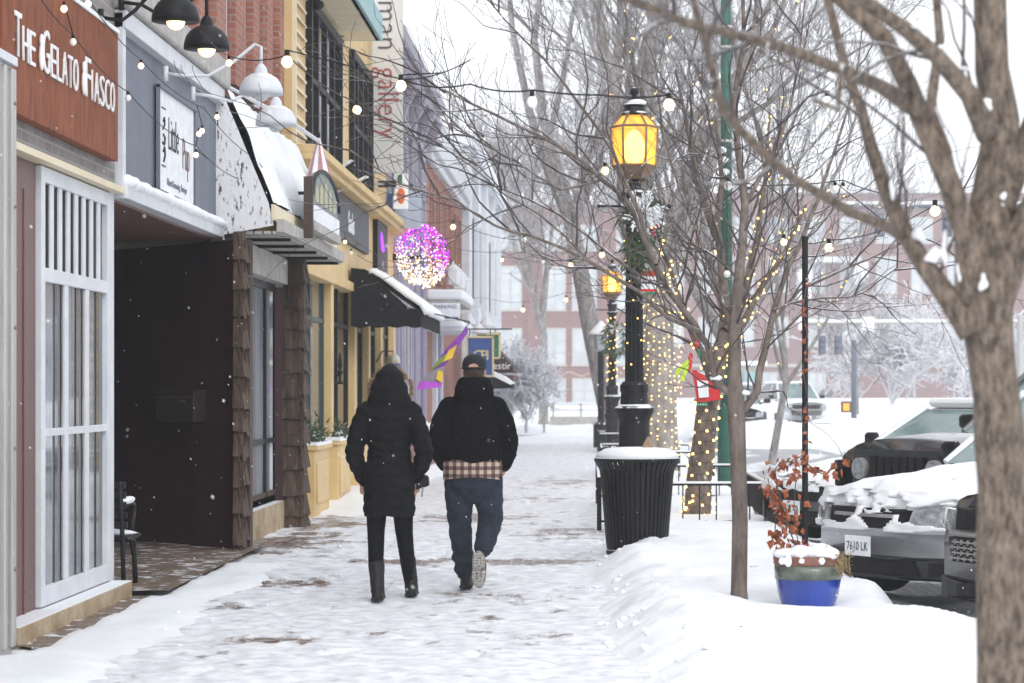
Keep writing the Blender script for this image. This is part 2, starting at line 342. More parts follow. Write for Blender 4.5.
M['walk'] = coverage('trodden_snow_on_brick', (.13,.075,.055), (.19,.11,.08), .60, 3.4, tint=(.76,.77,.81))
px_ = frange(-4.9, .75, .042); py_ = frange(12.2, 26, .045)+frange(26, 40, .13)+frange(40, 77, .4)
PR = []; rnd = random.Random(64)
for i in range(230):
    PR.append((rnd.uniform(-2.5,-.1), 12.5+15*rnd.random(), rnd.gauss(0,.35)))
PG = {}
for p_ in PR: PG.setdefault(int(p_[1]), []).append(p_)
def prints(x, y):
    d = 0
    for k in (int(y)-1, int(y), int(y)+1):
        for (a, b_, th) in PG.get(k, ()):
            u = (x-a)*math.cos(th)+(y-b_)*math.sin(th); v = -(x-a)*math.sin(th)+(y-b_)*math.cos(th)
            q = (u/.055)**2+(v/.15)**2
            if q < 4: d = min(d, -.016*math.exp(-q**2*.5)+.006*math.exp(-(q-1.8)**2*3))
    return d
def hw(x, y):
    return prints(x, y)+.012*fb(x, y, 2.6, 11)+.007*nz(x, y, 11, 5)+.004*nz(x,y,22,8)-.008*(bare(x,y) > .15)
sheet('pavement', px_, sorted(set(py_)), hw, M['walk'], bare)
M['alley'] = mat('wet_brown_paving', (.13,.09,.065), .5, (.24,.18,.135), ns=5, bump=.4, snow=1.05)
sheet('pavement_strip', frange(-6.6,-3.12,.2), frange(17.9,23.6,.3), lambda x,y: .05, M['alley'])
sheet('dirt_strip', frange(-3.6,-3.14,.06), frange(14.3,17.9,.1), lambda x,y: .018+.02*fb(x,y,3), M['alley'])
M['slush'] = coverage('slushy_road', (.10,.10,.11), (.13,.13,.14), .55, .9, tint=(.72,.73,.76))
def rbare(x, y):
    t = 0
    for c in (4.6, 6.2, 8.4, 10.0): t = max(t, .26*math.exp(-((x-c-.2*nz(0,y,.1))/.3)**2))
    if y > 77: t = max(t, .3*math.exp(-((y-83.5)/1.6)**2), .3*math.exp(-((y-90)/1.8)**2))
    dl = abs((x-2.3)*34-(y-50)*7.4)/34.8
    t = max(t, .3*math.exp(-(dl/.45)**2), .3*math.exp(-((dl-1.7)/.35)**2))
    if x < 4.2: t += .14*math.exp(-((x-3.0)/.8)**2) if y < 24 else 0
    return t
sheet('road', frange(2.2,11.8,.2), sorted(set(frange(8,30,.2)+frange(30,77,.6))), lambda x,y: -.15+.02*fb(x,y,1.2,31)+.05*sstep(2.6,2.2,x), M['slush'], rbare)
sheet('cross_road', frange(-60,120,1.2), frange(79,95,.6), lambda x,y: -.11+.02*fb(x,y,1.2,31), M['slush'], rbare)

# ================= LEFT SIDE BUILDINGS =================
WX = -3.5
def wbox(mb, px0, px1, z0, z1, x0, x1):   # helper: metres along street from pixel columns on wall plane
    y0 = F*3.5/(CX-px0); y1 = F*3.5/(CX-px1); return mb.box(x0, x1, y0, y1, z0, z1)
# --- nearest shopfront (steel pilaster) ---
b = thing('shop_building', 'shopfront edge with a brushed steel pilaster at the far left of the photo', 'building', (-4.6, 11.5, 0))
MB().box(-8, -3.6, 9.5, 13.55, 0, 9).build('wall', M['steel'], b)
MB().box(-3.75, -3.36, 13.5, 14.05, 0, 3.42).box(-3.6,-3.335,13.8,13.85,.05,3.40).box(-3.6,-3.335,13.97,14.065,.05,3.40).build('pilaster', M['steel'], b, bevel=.008)
MB().box(-3.8, -3.33, 13.48, 14.07, 3.42, 3.47).build('pilaster_cap', M['white'], b)
rv = MB()
for z in (.5,1.2,1.9,2.6,3.2): rv.ball((-3.333, 14.02, z), .012, n=8, m=4)
rv.build('rivets', M['copper'], b)
# --- gelato shop ---
b = thing('shop_building', 'gelato shop with grey brick front and tall white framed window', 'building', (-5.5, 16, 0))
MB().box(-9, -3.62, 14.25, 17.88, 3.03, 8.5).box(-9,-3.66,14.25,15.45,0,3.03).build('brick_wall', M['greybrick'], b)
MB().box(-3.62, -3.52, 14.26, 17.9, 3.04, 4.47).build('brick_band', M['greybrick'], b)
MB().box(-3.66, -3.45, 14.26, 17.92, 2.99, 3.035).build('ledge', M['creamlite'], b)
MB().box(-3.66,-3.555,14.26,15.50,.02,2.985).box(-3.555,-3.545,14.55,14.58,.13,2.8).box(-3.555,-3.545,15.15,15.18,.13,2.8).build('brown_panel', M['brownpanel'], b)
MB().box(-3.80,-3.61,14.4,15.4,2.82,2.97).build('red_fascia', M['orange'], b)
MB().box(-3.85,-3.38,14.32,17.86,-.05,.13).build('stone_base', M['stone'], b, bevel=.01)
wf = MB(); ya, yb = 15.52, 17.78; X0, X1 = -3.60, -3.52
wf.box(X0,X1,ya,ya+.11,.14,2.98).box(X0,X1,yb-.13,yb,.14,2.98).box(X0,X1,ya+.11,yb-.13,2.88,2.98).box(X0,X1,ya+.11,yb-.13,.14,.26)
wf.box(-3.56,X1-.004,ya+.11,yb-.13,2.24,2.33).box(-3.56,X1-.008,ya+.11,yb-.13,1.235,1.285)
Lw = yb-ya-.24
for k in (1,2):
    y = ya+.11+Lw*k/3; wf.box(-3.545,X1-.006,y-.06,y+.05,.26,2.24)
win = wf.build('window', M['white'], b, bevel=.004)
sl_ = MB()
for k in range(1,8):
    y = ya+.09+Lw*k/8; sl_.box(-3.54,X1-.01,y-.05,y+.06,2.33,2.88)
sl_.build('louvre_bars', M['white'], win)
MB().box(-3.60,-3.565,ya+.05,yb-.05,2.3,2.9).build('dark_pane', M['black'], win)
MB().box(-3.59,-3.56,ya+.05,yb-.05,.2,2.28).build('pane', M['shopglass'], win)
for k in range(3):
    y1_ = ya+.11+Lw*(k+1)/3-.06; MB().box(-3.56,-3.552,y1_-.20,y1_,.26,1.235).box(-3.56,-3.552,y1_-.20,y1_,1.285,2.24).build('dark_reflection', M['darkglass'], win)  # dark strips imitate the darker part of each pane's reflection
MB().box(-9,-3.62,17.86,17.9,0,3).box(-3.64,-3.53,17.78,17.93,.1,3.0).build('side_wall', M['white'], b)
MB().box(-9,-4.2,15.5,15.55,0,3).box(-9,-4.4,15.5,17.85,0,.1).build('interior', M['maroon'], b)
s_ = thing('shop_sign', 'rust coloured metal sign with raised white letters over the gelato shop', 'sign', (-3.48, 16, 3.19))
MB().box(-3.52,-3.44,14.15,17.62,3.2,4.13).build('panel', M['rust'], s_, bevel=.004)
MB().box(-3.53,-3.43,14.15,17.64,4.13,4.16).build('snow_cap', M['snow'], s_)
zc = 3.655
for wd_, ya_, yb_2 in (('THE', 14.42, 14.98), ('GELATO', 15.16, 16.24), ('FIASCO', 16.44, 17.48)):
    wts = [{'I': .5, 'T': .9, 'L': .85, 'F': .9}.get(c, 1.0)*(1.25 if i == 0 else 1) for i, c in enumerate(wd_)]; y = ya_
    for i, c in enumerate(wd_):
        size = .40 if i == 0 else .315; wdt = (yb_2-ya_)*wts[i]/sum(wts)
        o = text(c, size, (0, 0, 0), 'x', M['whiteletter'], None, 'letter', depth=.005, align='LEFT', offset=-.003)
        ys_ = [v.co.y for v in o.data.vertices]; w0_ = max(ys_)-min(ys_); m0 = min(ys_); k_ = wdt*.80/w0_ if c != 'I' else .9
        for v in o.data.vertices: v.co.y = (v.co.y-m0)*k_
        o.parent = s_; o.location = Vector((-3.43, y, zc+(.0 if i == 0 else -.03)))-s_.location; y += wdt
for y in (15.08, 16.345):
    MB().ball((-3.42, y, zc-.04), .02, .035, .085).ball((-3.42, y, zc+.06), .015, .025, .045).build('cone_motif', M['whiteletter'], s_, smooth=True)
# --- grey shop with deep dark alcove ---
b = thing('shop_building', 'slate grey shop with a deep dark maroon alcove', 'building', (-5.5, 20.5, 0))
MB().box(-3.72,-3.52,17.98,22.72,3.06,4.24).build('fascia', M['slate'], b)
MB().box(-3.56,-3.46,17.93,18.03,3.0,4.34).box(-3.56,-3.44,17.93,22.78,4.22,4.36).box(-3.58,-3.44,17.95,22.76,2.96,3.07).build('fascia_trim', M['white'], b, bevel=.006)
sn = MB()
for i in range(40):
    yy = 18.05+4.6*i/39; sn.ball((-3.46, yy, 3.09), .07, .12, .035+.03*random.Random(i).random(), n=8, m=6)
blob(sn, 'snow_ridge', M['snow'], None, .02, 5).parent = b
b.children[-1].location = -b.location
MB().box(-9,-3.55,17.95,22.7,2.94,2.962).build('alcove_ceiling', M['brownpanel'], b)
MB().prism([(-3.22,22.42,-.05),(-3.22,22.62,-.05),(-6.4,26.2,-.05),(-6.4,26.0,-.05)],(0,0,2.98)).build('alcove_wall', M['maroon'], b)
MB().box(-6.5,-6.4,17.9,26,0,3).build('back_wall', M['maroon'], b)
MB().box(-9,-3.65,17.95,22.7,3.0,4.3).build('shop_front', M['greybrick'], b)
# upper red brick storey
b = thing('brick_building', 'red brick upper storey with tall white windows above the grey shop', 'building', (-6, 23.5, 4.4))
yy0, yy1 = 17.9, 28.3
MB().box(-9,-3.72,yy0,yy1,4.3,11).build('wall', M['redbrick'], b)
MB().box(-3.78,-3.40,yy0,22.9,4.37,4.62).build('stone_cornice', M['ledge'], b, bevel=.02)
pl = MB(); yw = []
edges = [18.6,20.0,21.4,22.6,23.8,25.1,26.2,27.3,28.3]
for k in range(len(edges)-1):
    pl.box(-3.74,-3.58,edges[k]+.62,edges[k+1]-.0,4.62,11)
pl.build('pilasters', M['redbrick'], b)
for k in range(len(edges)-1):
    f = MB().box(-3.75,-3.66,edges[k]+.04,edges[k]+.16,4.64,10).box(-3.75,-3.66,edges[k]+.46,edges[k]+.58,4.64,10).box(-3.74,-3.68,edges[k]+.16,edges[k]+.46,6.2,6.32).box(-3.74,-3.68,edges[k]+.16,edges[k]+.46,4.64,4.75).build('window', M['white'], b)
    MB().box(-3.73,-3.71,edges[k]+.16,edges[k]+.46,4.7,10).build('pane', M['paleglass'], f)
# banner sign
s_ = thing('banner_sign', 'white hanging pet shop banner on the slate grey wall', 'sign', (-3.5, 20.4, 3.07))
MB().box(-3.50,-3.485,19.55,21.25,3.16,3.98).build('banner', M['signwhite'], s_)
MB().box(-3.50,-3.46,19.5,21.3,3.98,4.01).box(-3.50,-3.46,19.5,21.3,3.08,3.11).box(-3.50,-3.47,19.5,21.3,3.13,3.16).box(-3.5,-3.47,19.5,19.53,3.1,4.0).box(-3.5,-3.47,21.27,21.3,3.1,4.0).build('frame', M['slate'], s_)
text('Little', .40, (-3.482, 20.22, 3.64), 'x', M['black'], s_, depth=.002, sx=.62, offset=-.006)
text('Pup', .40, (-3.482, 20.84, 3.54), 'x', mat('ink_brown',(.10,.03,.03),.5), s_, depth=.002, sx=.62, offset=-.006)
text('Natural Grooming . Boutique', .085, (-3.482, 20.4, 3.25), 'x', M['slate'], s_, depth=.002, sx=.95)
dg_ = MB()
for pth in ([(0,.13),(.05,.16),(.06,.10),(-.02,.06)],[(.0,.02),(.08,.0),(.05,-.06),(-.03,-.05)],[(0,-.12),(.06,-.08),(.08,-.15),(.02,-.2)]):
    dg_.tube([(-3.482, 19.72+a, 3.6+c) for a, c in pth], .010, 5)
dg_.box(-3.485,-3.48,19.66,19.84,3.83,3.84).box(-3.485,-3.48,19.66,19.84,3.36,3.37)
dg_.build('side_script', M['black'], s_)
mb_ = thing('wall_mailbox', 'dark metal mailbox on the maroon alcove wall', 'mailbox', (-4.05, 23.35, 1.2))
def awp(px, py):   # point on slanted alcove wall
    # line from (-3.22,22.42) dir (-3.18,3.58)
    k = (px-CX)/F; t = (k*22.42+3.22)/(-3.18-k*3.58); X = -3.22-3.18*t; Y = 22.42+3.58*t; return Vector((X, Y, EYE+(CY-py)*Y/F))
q = [awp(167,422), awp(206,422), awp(206,390), awp(167,390)]
MB().prism(q, (-.10,-.12,0)).build('box', mat('mailbox_metal',(.05,.035,.035),.3,(.075,.055,.055),metal=.3), mb_, bevel=.008)
MB().prism([p+Vector((-.104,-.124,0)) for p in (awp(169,398),awp(204,398),awp(204,396.5),awp(169,396.5))], (-.004,-.005,0)).prism([p+Vector((-.104,-.124,0)) for p in (awp(192,402),awp(199,402),awp(199,400),awp(192,400))], (-.004,-.005,0)).build('slot', M['copper'], mb_)
# bench
bn = thing('bench', 'black metal bench with snow on its arm at the alcove', 'bench', (-3.6, 18.6, 0))
yb_ = 18.6
def arm(y):
    a = MB().tube([(-3.95,y,.04),(-3.98,y,.25),(-4.0,y,.42),(-4.1,y,.85)], .018, 6)
    a.tube([(-3.48,y,.04),(-3.52,y,.2),(-3.56,y,.38),(-3.75,y,.42),(-4.0,y,.42)], .02, 6)
    a.tube([(-4.05,y,.66),(-3.7,y,.68),(-3.55,y,.66),(-3.53,y,.60),(-3.60,y,.54),(-3.62,y,.45),(-3.5,y,.40),(-3.42,y,.42)], .018, 6)
    a.tube([(-3.68,y,.40),(-3.56,y,.25),(-3.50,y,.04)], .014, 6); return a
def turn(g):                                   # the bench stands with its back to the side wall
    g.v = [(-3.50-(v[1]-yb_), 18.0+(v[0]+4.1), v[2]) for v in g.v]; return g
for y in (yb_, yb_+1.5): turn(arm(y)).build('side_frame', M['black'], bn, smooth=True)
st = MB()
for i in range(6): st.box(-3.98+i*.09,-3.92+i*.09,yb_-.04,yb_+1.54,.41,.435)
turn(st).build('seat', M['black'], bn)
st = MB()
for i in range(5): st.box(-4.03-i*.018,-4.01-i*.018,yb_-.04,yb_+1.54,.5+i*.075,.55+i*.075)
turn(st).build('backrest', M['black'], bn)
turn(MB().ball((-3.72,yb_+.75,.45),.30,.82,.045,n=16)).build('seat_snow', M['snow'], bn, smooth=True)
turn(MB().ball((-3.78,yb_,.70),.24,.03,.03)).build('arm_snow', M['snow'], bn, smooth=True)
# --- shingled shop ---
b = thing('shop_building', 'shop with shingled pilasters and recessed display window', 'building', (-5, 26, 0))
def shingles(y0, y1, x0, x1, name='shingled_pilaster', seed=1):
    rnd = random.Random(seed); c = MB(); z = 2.98; hgt0 = .27; c.box(x0, x1-.05, y0+.03, y1-.03, 0, 3.0)
    while z > .05:
        hgt = rnd.uniform(.22,.30); zb = max(0, z-hgt)
        # faces +X and -Y, tilted out at the foot
        y = y0-.02
        while y < y1:
            wdt = min(rnd.uniform(.12,.24), y1-y); j = rnd.uniform(-.02,.02)
            c.prism([(x1-.045,y,z+.02),(x1-.045,y+wdt-.006,z+.02),(x1+.006,y+wdt-.006,zb+j),(x1+.006+rnd.uniform(-.008,.008),y,zb+j*1.5)],(-.012,0,0)); y += wdt
        x = x0
        while x < x1:
            wdt = min(rnd.uniform(.10,.2), x1-x); j = rnd.uniform(-.02,.02)
            c.prism([(x,y0+.02,z+.02),(x+wdt-.006,y0+.02,z+.02),(x+wdt-.006,y0-.03,zb+j),(x,y0-.03+rnd.uniform(-.01,.01),zb+j*1.5)],(0,.012,0)); x += wdt
        z -= hgt
    return c.build(name, M['shingle'], b)
shingles(22.36, 22.75, -3.30, -3.20, seed=3)
shingles(26.9, 27.5, -3.42, -3.18, seed=5)
MB().box(-3.35,-3.2,22.76,22.95,0,2.95).box(-3.6,-3.5,22.95,26.9,0,.42).box(-9,-3.9,22.7,28.3,3.0,4.4).build('wall', M['shingle'], b)
MB().box(-3.62,-3.40,22.95,26.88,0,.30).build('sill', M['stone'], b)
f = MB().box(-3.56,-3.50,22.95,26.9,.30,.37).box(-3.56,-3.5,22.95,26.9,2.62,2.7).box(-3.56,-3.5,24.6,24.66,.37,2.62).box(-3.56,-3.5,26.1,26.2,.37,2.62).box(-3.56,-3.5,22.95,26.9,.95,1.0).build('window', M['black'], b)
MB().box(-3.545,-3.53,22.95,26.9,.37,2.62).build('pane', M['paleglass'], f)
MB().box(-3.6,-3.36,22.95,27.6,2.70,2.98).build('lintel', M['ledge'], b)
# slanted canopy
c_ = thing('canopy', 'snow covered slanted canopy with peeling white paint on its side', 'canopy', (-3.3, 25.5, 2.95))
MB().prism([(-3.52,22.74,2.98),(-3.52,22.74,4.34),(-3.46,22.74,4.33),(-3.03,22.74,3.30),(-2.98,22.74,3.08)],(0,.04,0)).build('side_panel', M['peel'], c_)
MB().prism([(-3.48,22.78,4.34),(-3.46,22.78,4.33),(-3.03,22.78,3.28),(-3.06,22.78,3.27),(-3.52,22.78,4.30)],(0,5.6,0)).build('roof_panel', M['black'], c_)
rs = MB()
ny, nx_ = 90, 16; vs = []
for j in range(ny+1):
    for i in range(nx_+1):
        yy = 22.80+5.56*j/ny; t = i/nx_; x = -3.46+.43*t; z = 4.35-1.06*t; th = .05+.03*fb(yy, t*2, 1.7, 3)
        if fb(yy*1.0, t*3, 1.9, 40) > .55 : th = -.02
        vs.append((x+th*.92, yy, z+th*.4))
rs.add(vs, [(j*(nx_+1)+i, j*(nx_+1)+i+1, (j+1)*(nx_+1)+i+1, (j+1)*(nx_+1)+i) for j in range(ny) for i in range(nx_)])
rs.build('snow_layer', M['snow'], c_, smooth=True)
sf = MB()
for i in range(7): sf.box(-3.5+i*.085,-3.42+i*.085-.012,22.78,28.36,3.0,3.03)
sf.box(-2.95,-2.88,22.76,28.38,3.02,3.14); sf.build('soffit_slats', M['ledge'], c_)
sf = MB()
for k in range(5): sf.box(-3.5,-2.9,23.4+k*1.1,23.46+k*1.1,2.97,3.0)
sf.build('soffit_battens', M['black'], c_)
MB().box(-3.0,-2.97,22.76,28.38,3.13,3.28).build('fascia', M['creamlite'], c_)
# --- cream building ---
b = thing('shop_building', 'cream yellow timber shop with tall dark upper windows', 'building', (-6, 35, 0))
MB().box(-9,-3.62,28.35,43,2.9,7.0).build('wall', M['cream'], b)
MB().box(-3.62,-3.50,28.4,34.4,4.4,6.45).box(-3.62,-3.5,34.4,41.5,4.4,7.15).build('upper_front', M['cream'], b)
# battens on upper wall
bt = MB()
for y0 in (28.42, 33.9, 38.6):
    bt.box(-3.5,-3.46,y0,y0+.12,4.45,6.4)
for y0 in (28.55,):
    for k in range(11): bt.prism([(-3.5,y0+.0,4.6+k*.17),(-3.46,y0+.0,4.58+k*.17),(-3.46,y0+1.0,4.58+k*.17),(-3.5,y0+1.0,4.6+k*.17)],(0,0,.03))
bt.build('trim', M['creamlite'], b)
for (y0, y1, zt) in ((29.75,33.5,6.25),(35.1,38.3,6.35)):
    f = MB().box(-3.5,-3.42,y0,y0+.12,4.5,zt).box(-3.5,-3.42,y1-.12,y1,4.5,zt).box(-3.5,-3.42,y0,y1,zt,zt+.12).box(-3.5,-3.44,y0,y1,5.35,5.42)
    n_ = 4
    for k in range(1,n_): f.box(-3.5,-3.44,y0+(y1-y0)*k/n_-.05,y0+(y1-y0)*k/n_+.05,4.5,zt)
    f = f.build('window', M['black'], b)
    MB().box(-3.5,-3.475,y0+.1,y1-.1,4.5,zt).build('pane', M['darkglass'], f)
MB().box(-3.62,-3.0,28.4,34.45,6.5,6.62).build('eave_soffit', M['creamlite'], b)
MB().box(-3.05,-2.96,28.3,34.5,6.5,6.85).box(-3.6,-3.05,34.45,34.5,6.5,6.85).build('eave_fascia', M['verd'], b)
MB().box(-3.55,-3.18,28.4,42.6,4.32,4.42).box(-3.55,-3.25,28.4,42.6,4.24,4.32).build('cornice', M['cream'], b, bevel=.01)
MB().box(-3.62,-3.46,28.4,42.6,2.95,4.26).build('sign_band', M['cream'], b)
MB().box(-3.62,-3.38,28.4,42.6,2.93,3.06).build('beam', M['cream'], b, bevel=.01)
co = MB()
for y in (28.6,32.0,35.2,37.4,39.6,42.2): co.box(-3.6,-3.42,y,y+.28,0,2.95)
co.build('columns', M['cream'], b, bevel=.01)
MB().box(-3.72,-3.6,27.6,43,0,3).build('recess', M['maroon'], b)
gl = [(28.9,32.0),(32.3,35.2),(35.5,37.4),(37.7,39.6),(39.9,42.2)]
for y0, y1 in gl:
    f = MB().box(-3.58,-3.52,y0,y0+.12,.85,2.93).box(-3.58,-3.52,y1-.12,y1,.85,2.93).box(-3.58,-3.52,(y0+y1)/2-.04,(y0+y1)/2+.04,.85,2.93).box(-3.58,-3.52,y0,y1,2.4,2.46).build('shop_window', mat('teal_frame',(.03,.05,.05),.5) if y0 < 29 else M['black'], b)
    MB().box(-3.57,-3.55,y0+.1,y1-.1,.85,2.93).build('pane', mat('shop_glass',(.06,.08,.085),.08,(.13,.15,.155),ns=.9,spec=.8) if y0 < 29 else M['darkglass'], f)
pdz = MB()
for y0, y1 in ((29.0,30.6),(31.7,33.3),(34.4,36.6),(37.6,39.4),(40.4,42.0)):
    pdz.box(-3.56,-3.30,y0,y1,0,.80).box(-3.60,-3.26,y0-.04,y1+.04,.80,.86).box(-3.30,-3.28,y0+.15,y1-.15,.15,.65)
pdz.box(-3.56,-3.42,28.7,42.5,0,.75)
pdz.build('panelled_base', M['cream'], b, bevel=.01)
MB().box(-3.60,-3.27,28.95,30.66,.86,.89).box(-3.60,-3.27,31.65,33.35,.86,.9).build('snow_cap', M['snow'], b)
MB().tube([(-3.40,32.12,1.72),(-3.32,32.12,1.72)],.02,6).lathe([(.045,0),(.05,.02),(.02,.05),(.02,.12),(.045,.16),(.02,.2),(.035,.25),(.012,.42)],(-3.32,32.12,1.60),8).build('door_sconce', M['black'], b)
# window box greenery
for k,(yy,nm) in enumerate(((30.0,'evergreen planting on the first cream pedestal'),(32.6,'evergreen planting on the second cream pedestal'))):
    g = MB(); rnd = random.Random(7+k)
    for i in range(260):
        p = V(-3.42+rnd.gauss(0,.06), yy+rnd.uniform(-.6,.6), .88+abs(rnd.gauss(0,.09))); d = V(rnd.uniform(-1,1),rnd.uniform(-1,1),rnd.uniform(-.1,1)).normalized()*.11; s2 = d.cross(V(0,.3,1)).normalized()*.018
        g.add([p-s2,p+s2,p+d],[(0,1,2)])
    g.build('evergreen_bush', M['evergreen'], None, label=nm, cat='plant')
s_ = thing('shop_sign', 'dark grey wall sign with pale lettering on the cream front', 'sign', (-3.42, 34.4, 3.58))
MB().box(-3.46,-3.40,31.4,37.2,3.60,4.22).build('panel', mat('sign_grey',(.05,.052,.065),.6,(.07,.072,.085)), s_)
text('Souks', .42, (-3.395, 34.4, 3.88), 'x', M['signwhite'], s_, depth=.004, offset=.004, sx=.85)
s_ = thing('wall_sign', 'narrow black sign with a purple crescent moon', 'sign', (-3.40, 39.4, 3.35))
MB().box(-3.46,-3.38,38.5,40.4,3.36,4.24).build('panel', M['black'], s_, bevel=.01)
cr = MB(); cr.tube([(-3.365, 39.35+.42*math.cos(a)*.8, 3.98+.20*math.sin(a)) for a in [R(150+k*18) for k in range(9)]], [.004,.02,.028,.033,.035,.033,.028,.02,.004], 6)
cr.build('crescent', mat('purple_glow',(.3,.05,.6),.5,emit=(.45,.08,.9),es=1.0), s_)
text('TAROT', .16, (-3.375, 39.42, 3.62), 'x', M['ledge'], s_, depth=.003) if False else None
text('***', .3, (-3.375, 39.42, 3.5), 'x', M['ledge'], s_, name='star_marks', depth=.003)
# sign with arched top hanging over the canopy end + striped umbrella
s_ = thing('arched_sign', 'arched grey green hanging sign with cream arches above a white plaque', 'sign', (-2.86, 25.6, 3.1))
ys0, ys1 = 24.4, 26.95; Xs = -2.86; yc0 = (ys0+ys1)/2
arc = [(Xs,ys0,3.24),(Xs,ys1,3.24),(Xs,ys1,3.50)]+[(Xs,yc0+(ys1-ys0)/2*math.cos(R(a)),3.50+.33*math.sin(R(a))) for a in range(15,180,15)]+[(Xs,ys0,3.50)]
MB().prism(arc,(.05,0,0)).build('panel', mat('sage_sign',(.16,.20,.20),.5,(.24,.28,.27),ns=5), s_)
for k in range(5):
    yc = yc0-.84+k*.42; h_ = .05*(2-abs(k-2)); MB().prism([(Xs+.052,yc-.13,3.46),(Xs+.052,yc+.13,3.46),(Xs+.052,yc+.13,3.58+h_),(Xs+.052,yc,3.64+h_),(Xs+.052,yc-.13,3.58+h_)],(.008,0,0)).build('arch_motif', mat('pale_gold',(.42,.40,.26),.5,(.5,.48,.34)), s_)
MB().box(Xs+.051,Xs+.07,ys0+.02,ys1-.02,3.25,3.41).build('plaque', M['signwhite'], s_)
MB().box(Xs-.02,Xs+.07,ys0-.09,ys0,3.06,3.68).build('post', mat('post_brown',(.045,.028,.022),.7), s_)
MB().tube([(Xs+.055,p[1],p[2]) for p in arc[2:]], .024, 6).build('arch_frame', M['black'], s_)
MB().box(Xs-.02,Xs+.08,ys0,ys1+.05,3.15,3.238).build('base_rail', M['ledge'], s_)
MB().tube([(-3.45,yc0,3.62),(Xs,yc0,3.62)],.02,6).build('bracket', M['black'], s_)
um = thing('folded_umbrella', 'folded pink and white striped umbrella with a pointed top above the arched sign', 'umbrella', (-3.08, 28.0, 4.0))
tip = pt(319,137,28.0); g1 = MB(); g2 = MB()
for k in range(12):
    a0, a1 = 2*math.pi*k/12, 2*math.pi*(k+1)/12; rr = .17
    ps = [(tip.x+rr*math.cos(a)*f_, tip.y+rr*math.sin(a)*f_, tip.z-.0-h_) for (f_,h_) in ((.06,0),(.5,.25),(1,.55)) for a in (a0,a1)]
    (g1 if k%2 else g2).add(ps+[(tip.x,tip.y,tip.z-.6)], [(0,1,3,2),(2,3,5,4)])
c1_ = g1.build('striped_cloth', M['pink'], um); g2.build('white_cloth', M['signwhite'], um)
MB().tube([(tip.x,tip.y,tip.z-.9),(tip.x,tip.y,tip.z+.05)],.015,6).build('pole', M['black'], um)
MB().tube([(-3.5,23.2,4.45),(-3.25,25.5,4.42),tip+V(0,0,-.05)],.022,6).build('support_arm', M['white'], um)
# floodlights on long arms
def flood(name, a, bpt, lab):
    t = thing(name, lab, 'floodlight', a, 'floodlights on long arms above the cream shop sign')
    MB().tube([a, bpt], .022, 6).build('arm', M['ledge'], t)
    d = (Vector(bpt)-Vector(a)).normalized()
    MB().tube([Vector(bpt)-d*.05, Vector(bpt)+V(0,.0,-.12)], [.05,.09], 10).build('lamp_head', M['blackmetal'], t)
flood('floodlight', onx(300,196,-3.4)*1, pt(351,161,33), 'wall floodlight on the higher long arm pointing down at the arched sign')
flood('floodlight', onx(334,193,-3.4), pt(366,177,34.5), 'wall floodlight on the lower arm beside the grey sign')
# security dome lamps under eave
for px,py,Y,lab in ((317,5,30.0,'small black lamp under the green eave, nearer one'),(341,32,34.0,'small black lamp hanging below the eave end, farther one')):
    p = pt(px,py,Y); t = thing('wall_lamp', lab, 'lamp', p)
    MB().ball(p,.09,.09,.07).build('lamp_head', M['black'], t, smooth=True); MB().tube([p,(-3.5,p.y,p.z+.1)],.02,6).build('bracket', M['black'], t)
# black awning
a_ = thing('awning', 'black cloth awning with a thick strip of snow on its slope', 'awning', (-3, 37, 2.4))
ay0, ay1 = 34.6, 38.6
prof = [(-3.42,3.27),(-3.2,3.24),(-2.42,2.66)]
MB().prism([(-3.42,ay0,3.27),(-3.22,ay0,3.25),(-2.62,ay0,2.72),(-2.62,ay0,2.66),(-3.42,ay0,2.66)],(0,.02,0)).prism([(-3.42,ay0+.02,3.27),(-3.22,ay0+.02,3.25),(-2.38,ay0+.02,2.62),(-2.38,ay0+.02,2.60),(-3.24,ay0+.02,3.2),(-3.42,ay0+.02,3.2)],(0,ay1-ay0,0)).build('cover', M['awning'], a_)
vl = MB(); N = 60
pth = [(-3.42+ (1.0)*i/20, ay0-.01) for i in range(21)]+[(-2.40, ay0+(ay1-ay0)*i/40) for i in range(1,41)]
vs = []
for i,(x,y) in enumerate(pth):
    vs += [(x,y,2.68),(x+.01*math.sin(i*1.7),y,2.68-.24-.03*abs(math.sin(i*.6)))]
vl.add(vs,[(2*i,2*i+1,2*i+3,2*i+2) for i in range(len(pth)-1)]); v_ = vl.build('valance', M['awning'], a_)
so_ = v_.modifiers.new('s','SOLIDIFY'); so_.thickness = .012
sn = MB(); vs = []
for j in range(41):
    for i in range(13):
        t = i/12; y = ay0-.02+(ay1-ay0)*j/40; x = -3.22+.86*t; z = 3.26-.62*t+.07+.025*fb(y,t*2,2,4); 
        if i in (0,12): z -= .07
        vs.append((x+.05,y,z))
sn.add(vs,[(j*13+i,j*13+i+1,(j+1)*13+i+1,(j+1)*13+i) for j in range(40) for i in range(12)])
s2 = sn.build('snow_layer', M['snow'], a_, smooth=True); so_ = s2.modifiers.new('s','SOLIDIFY'); so_.thickness = .07; so_.offset = -1
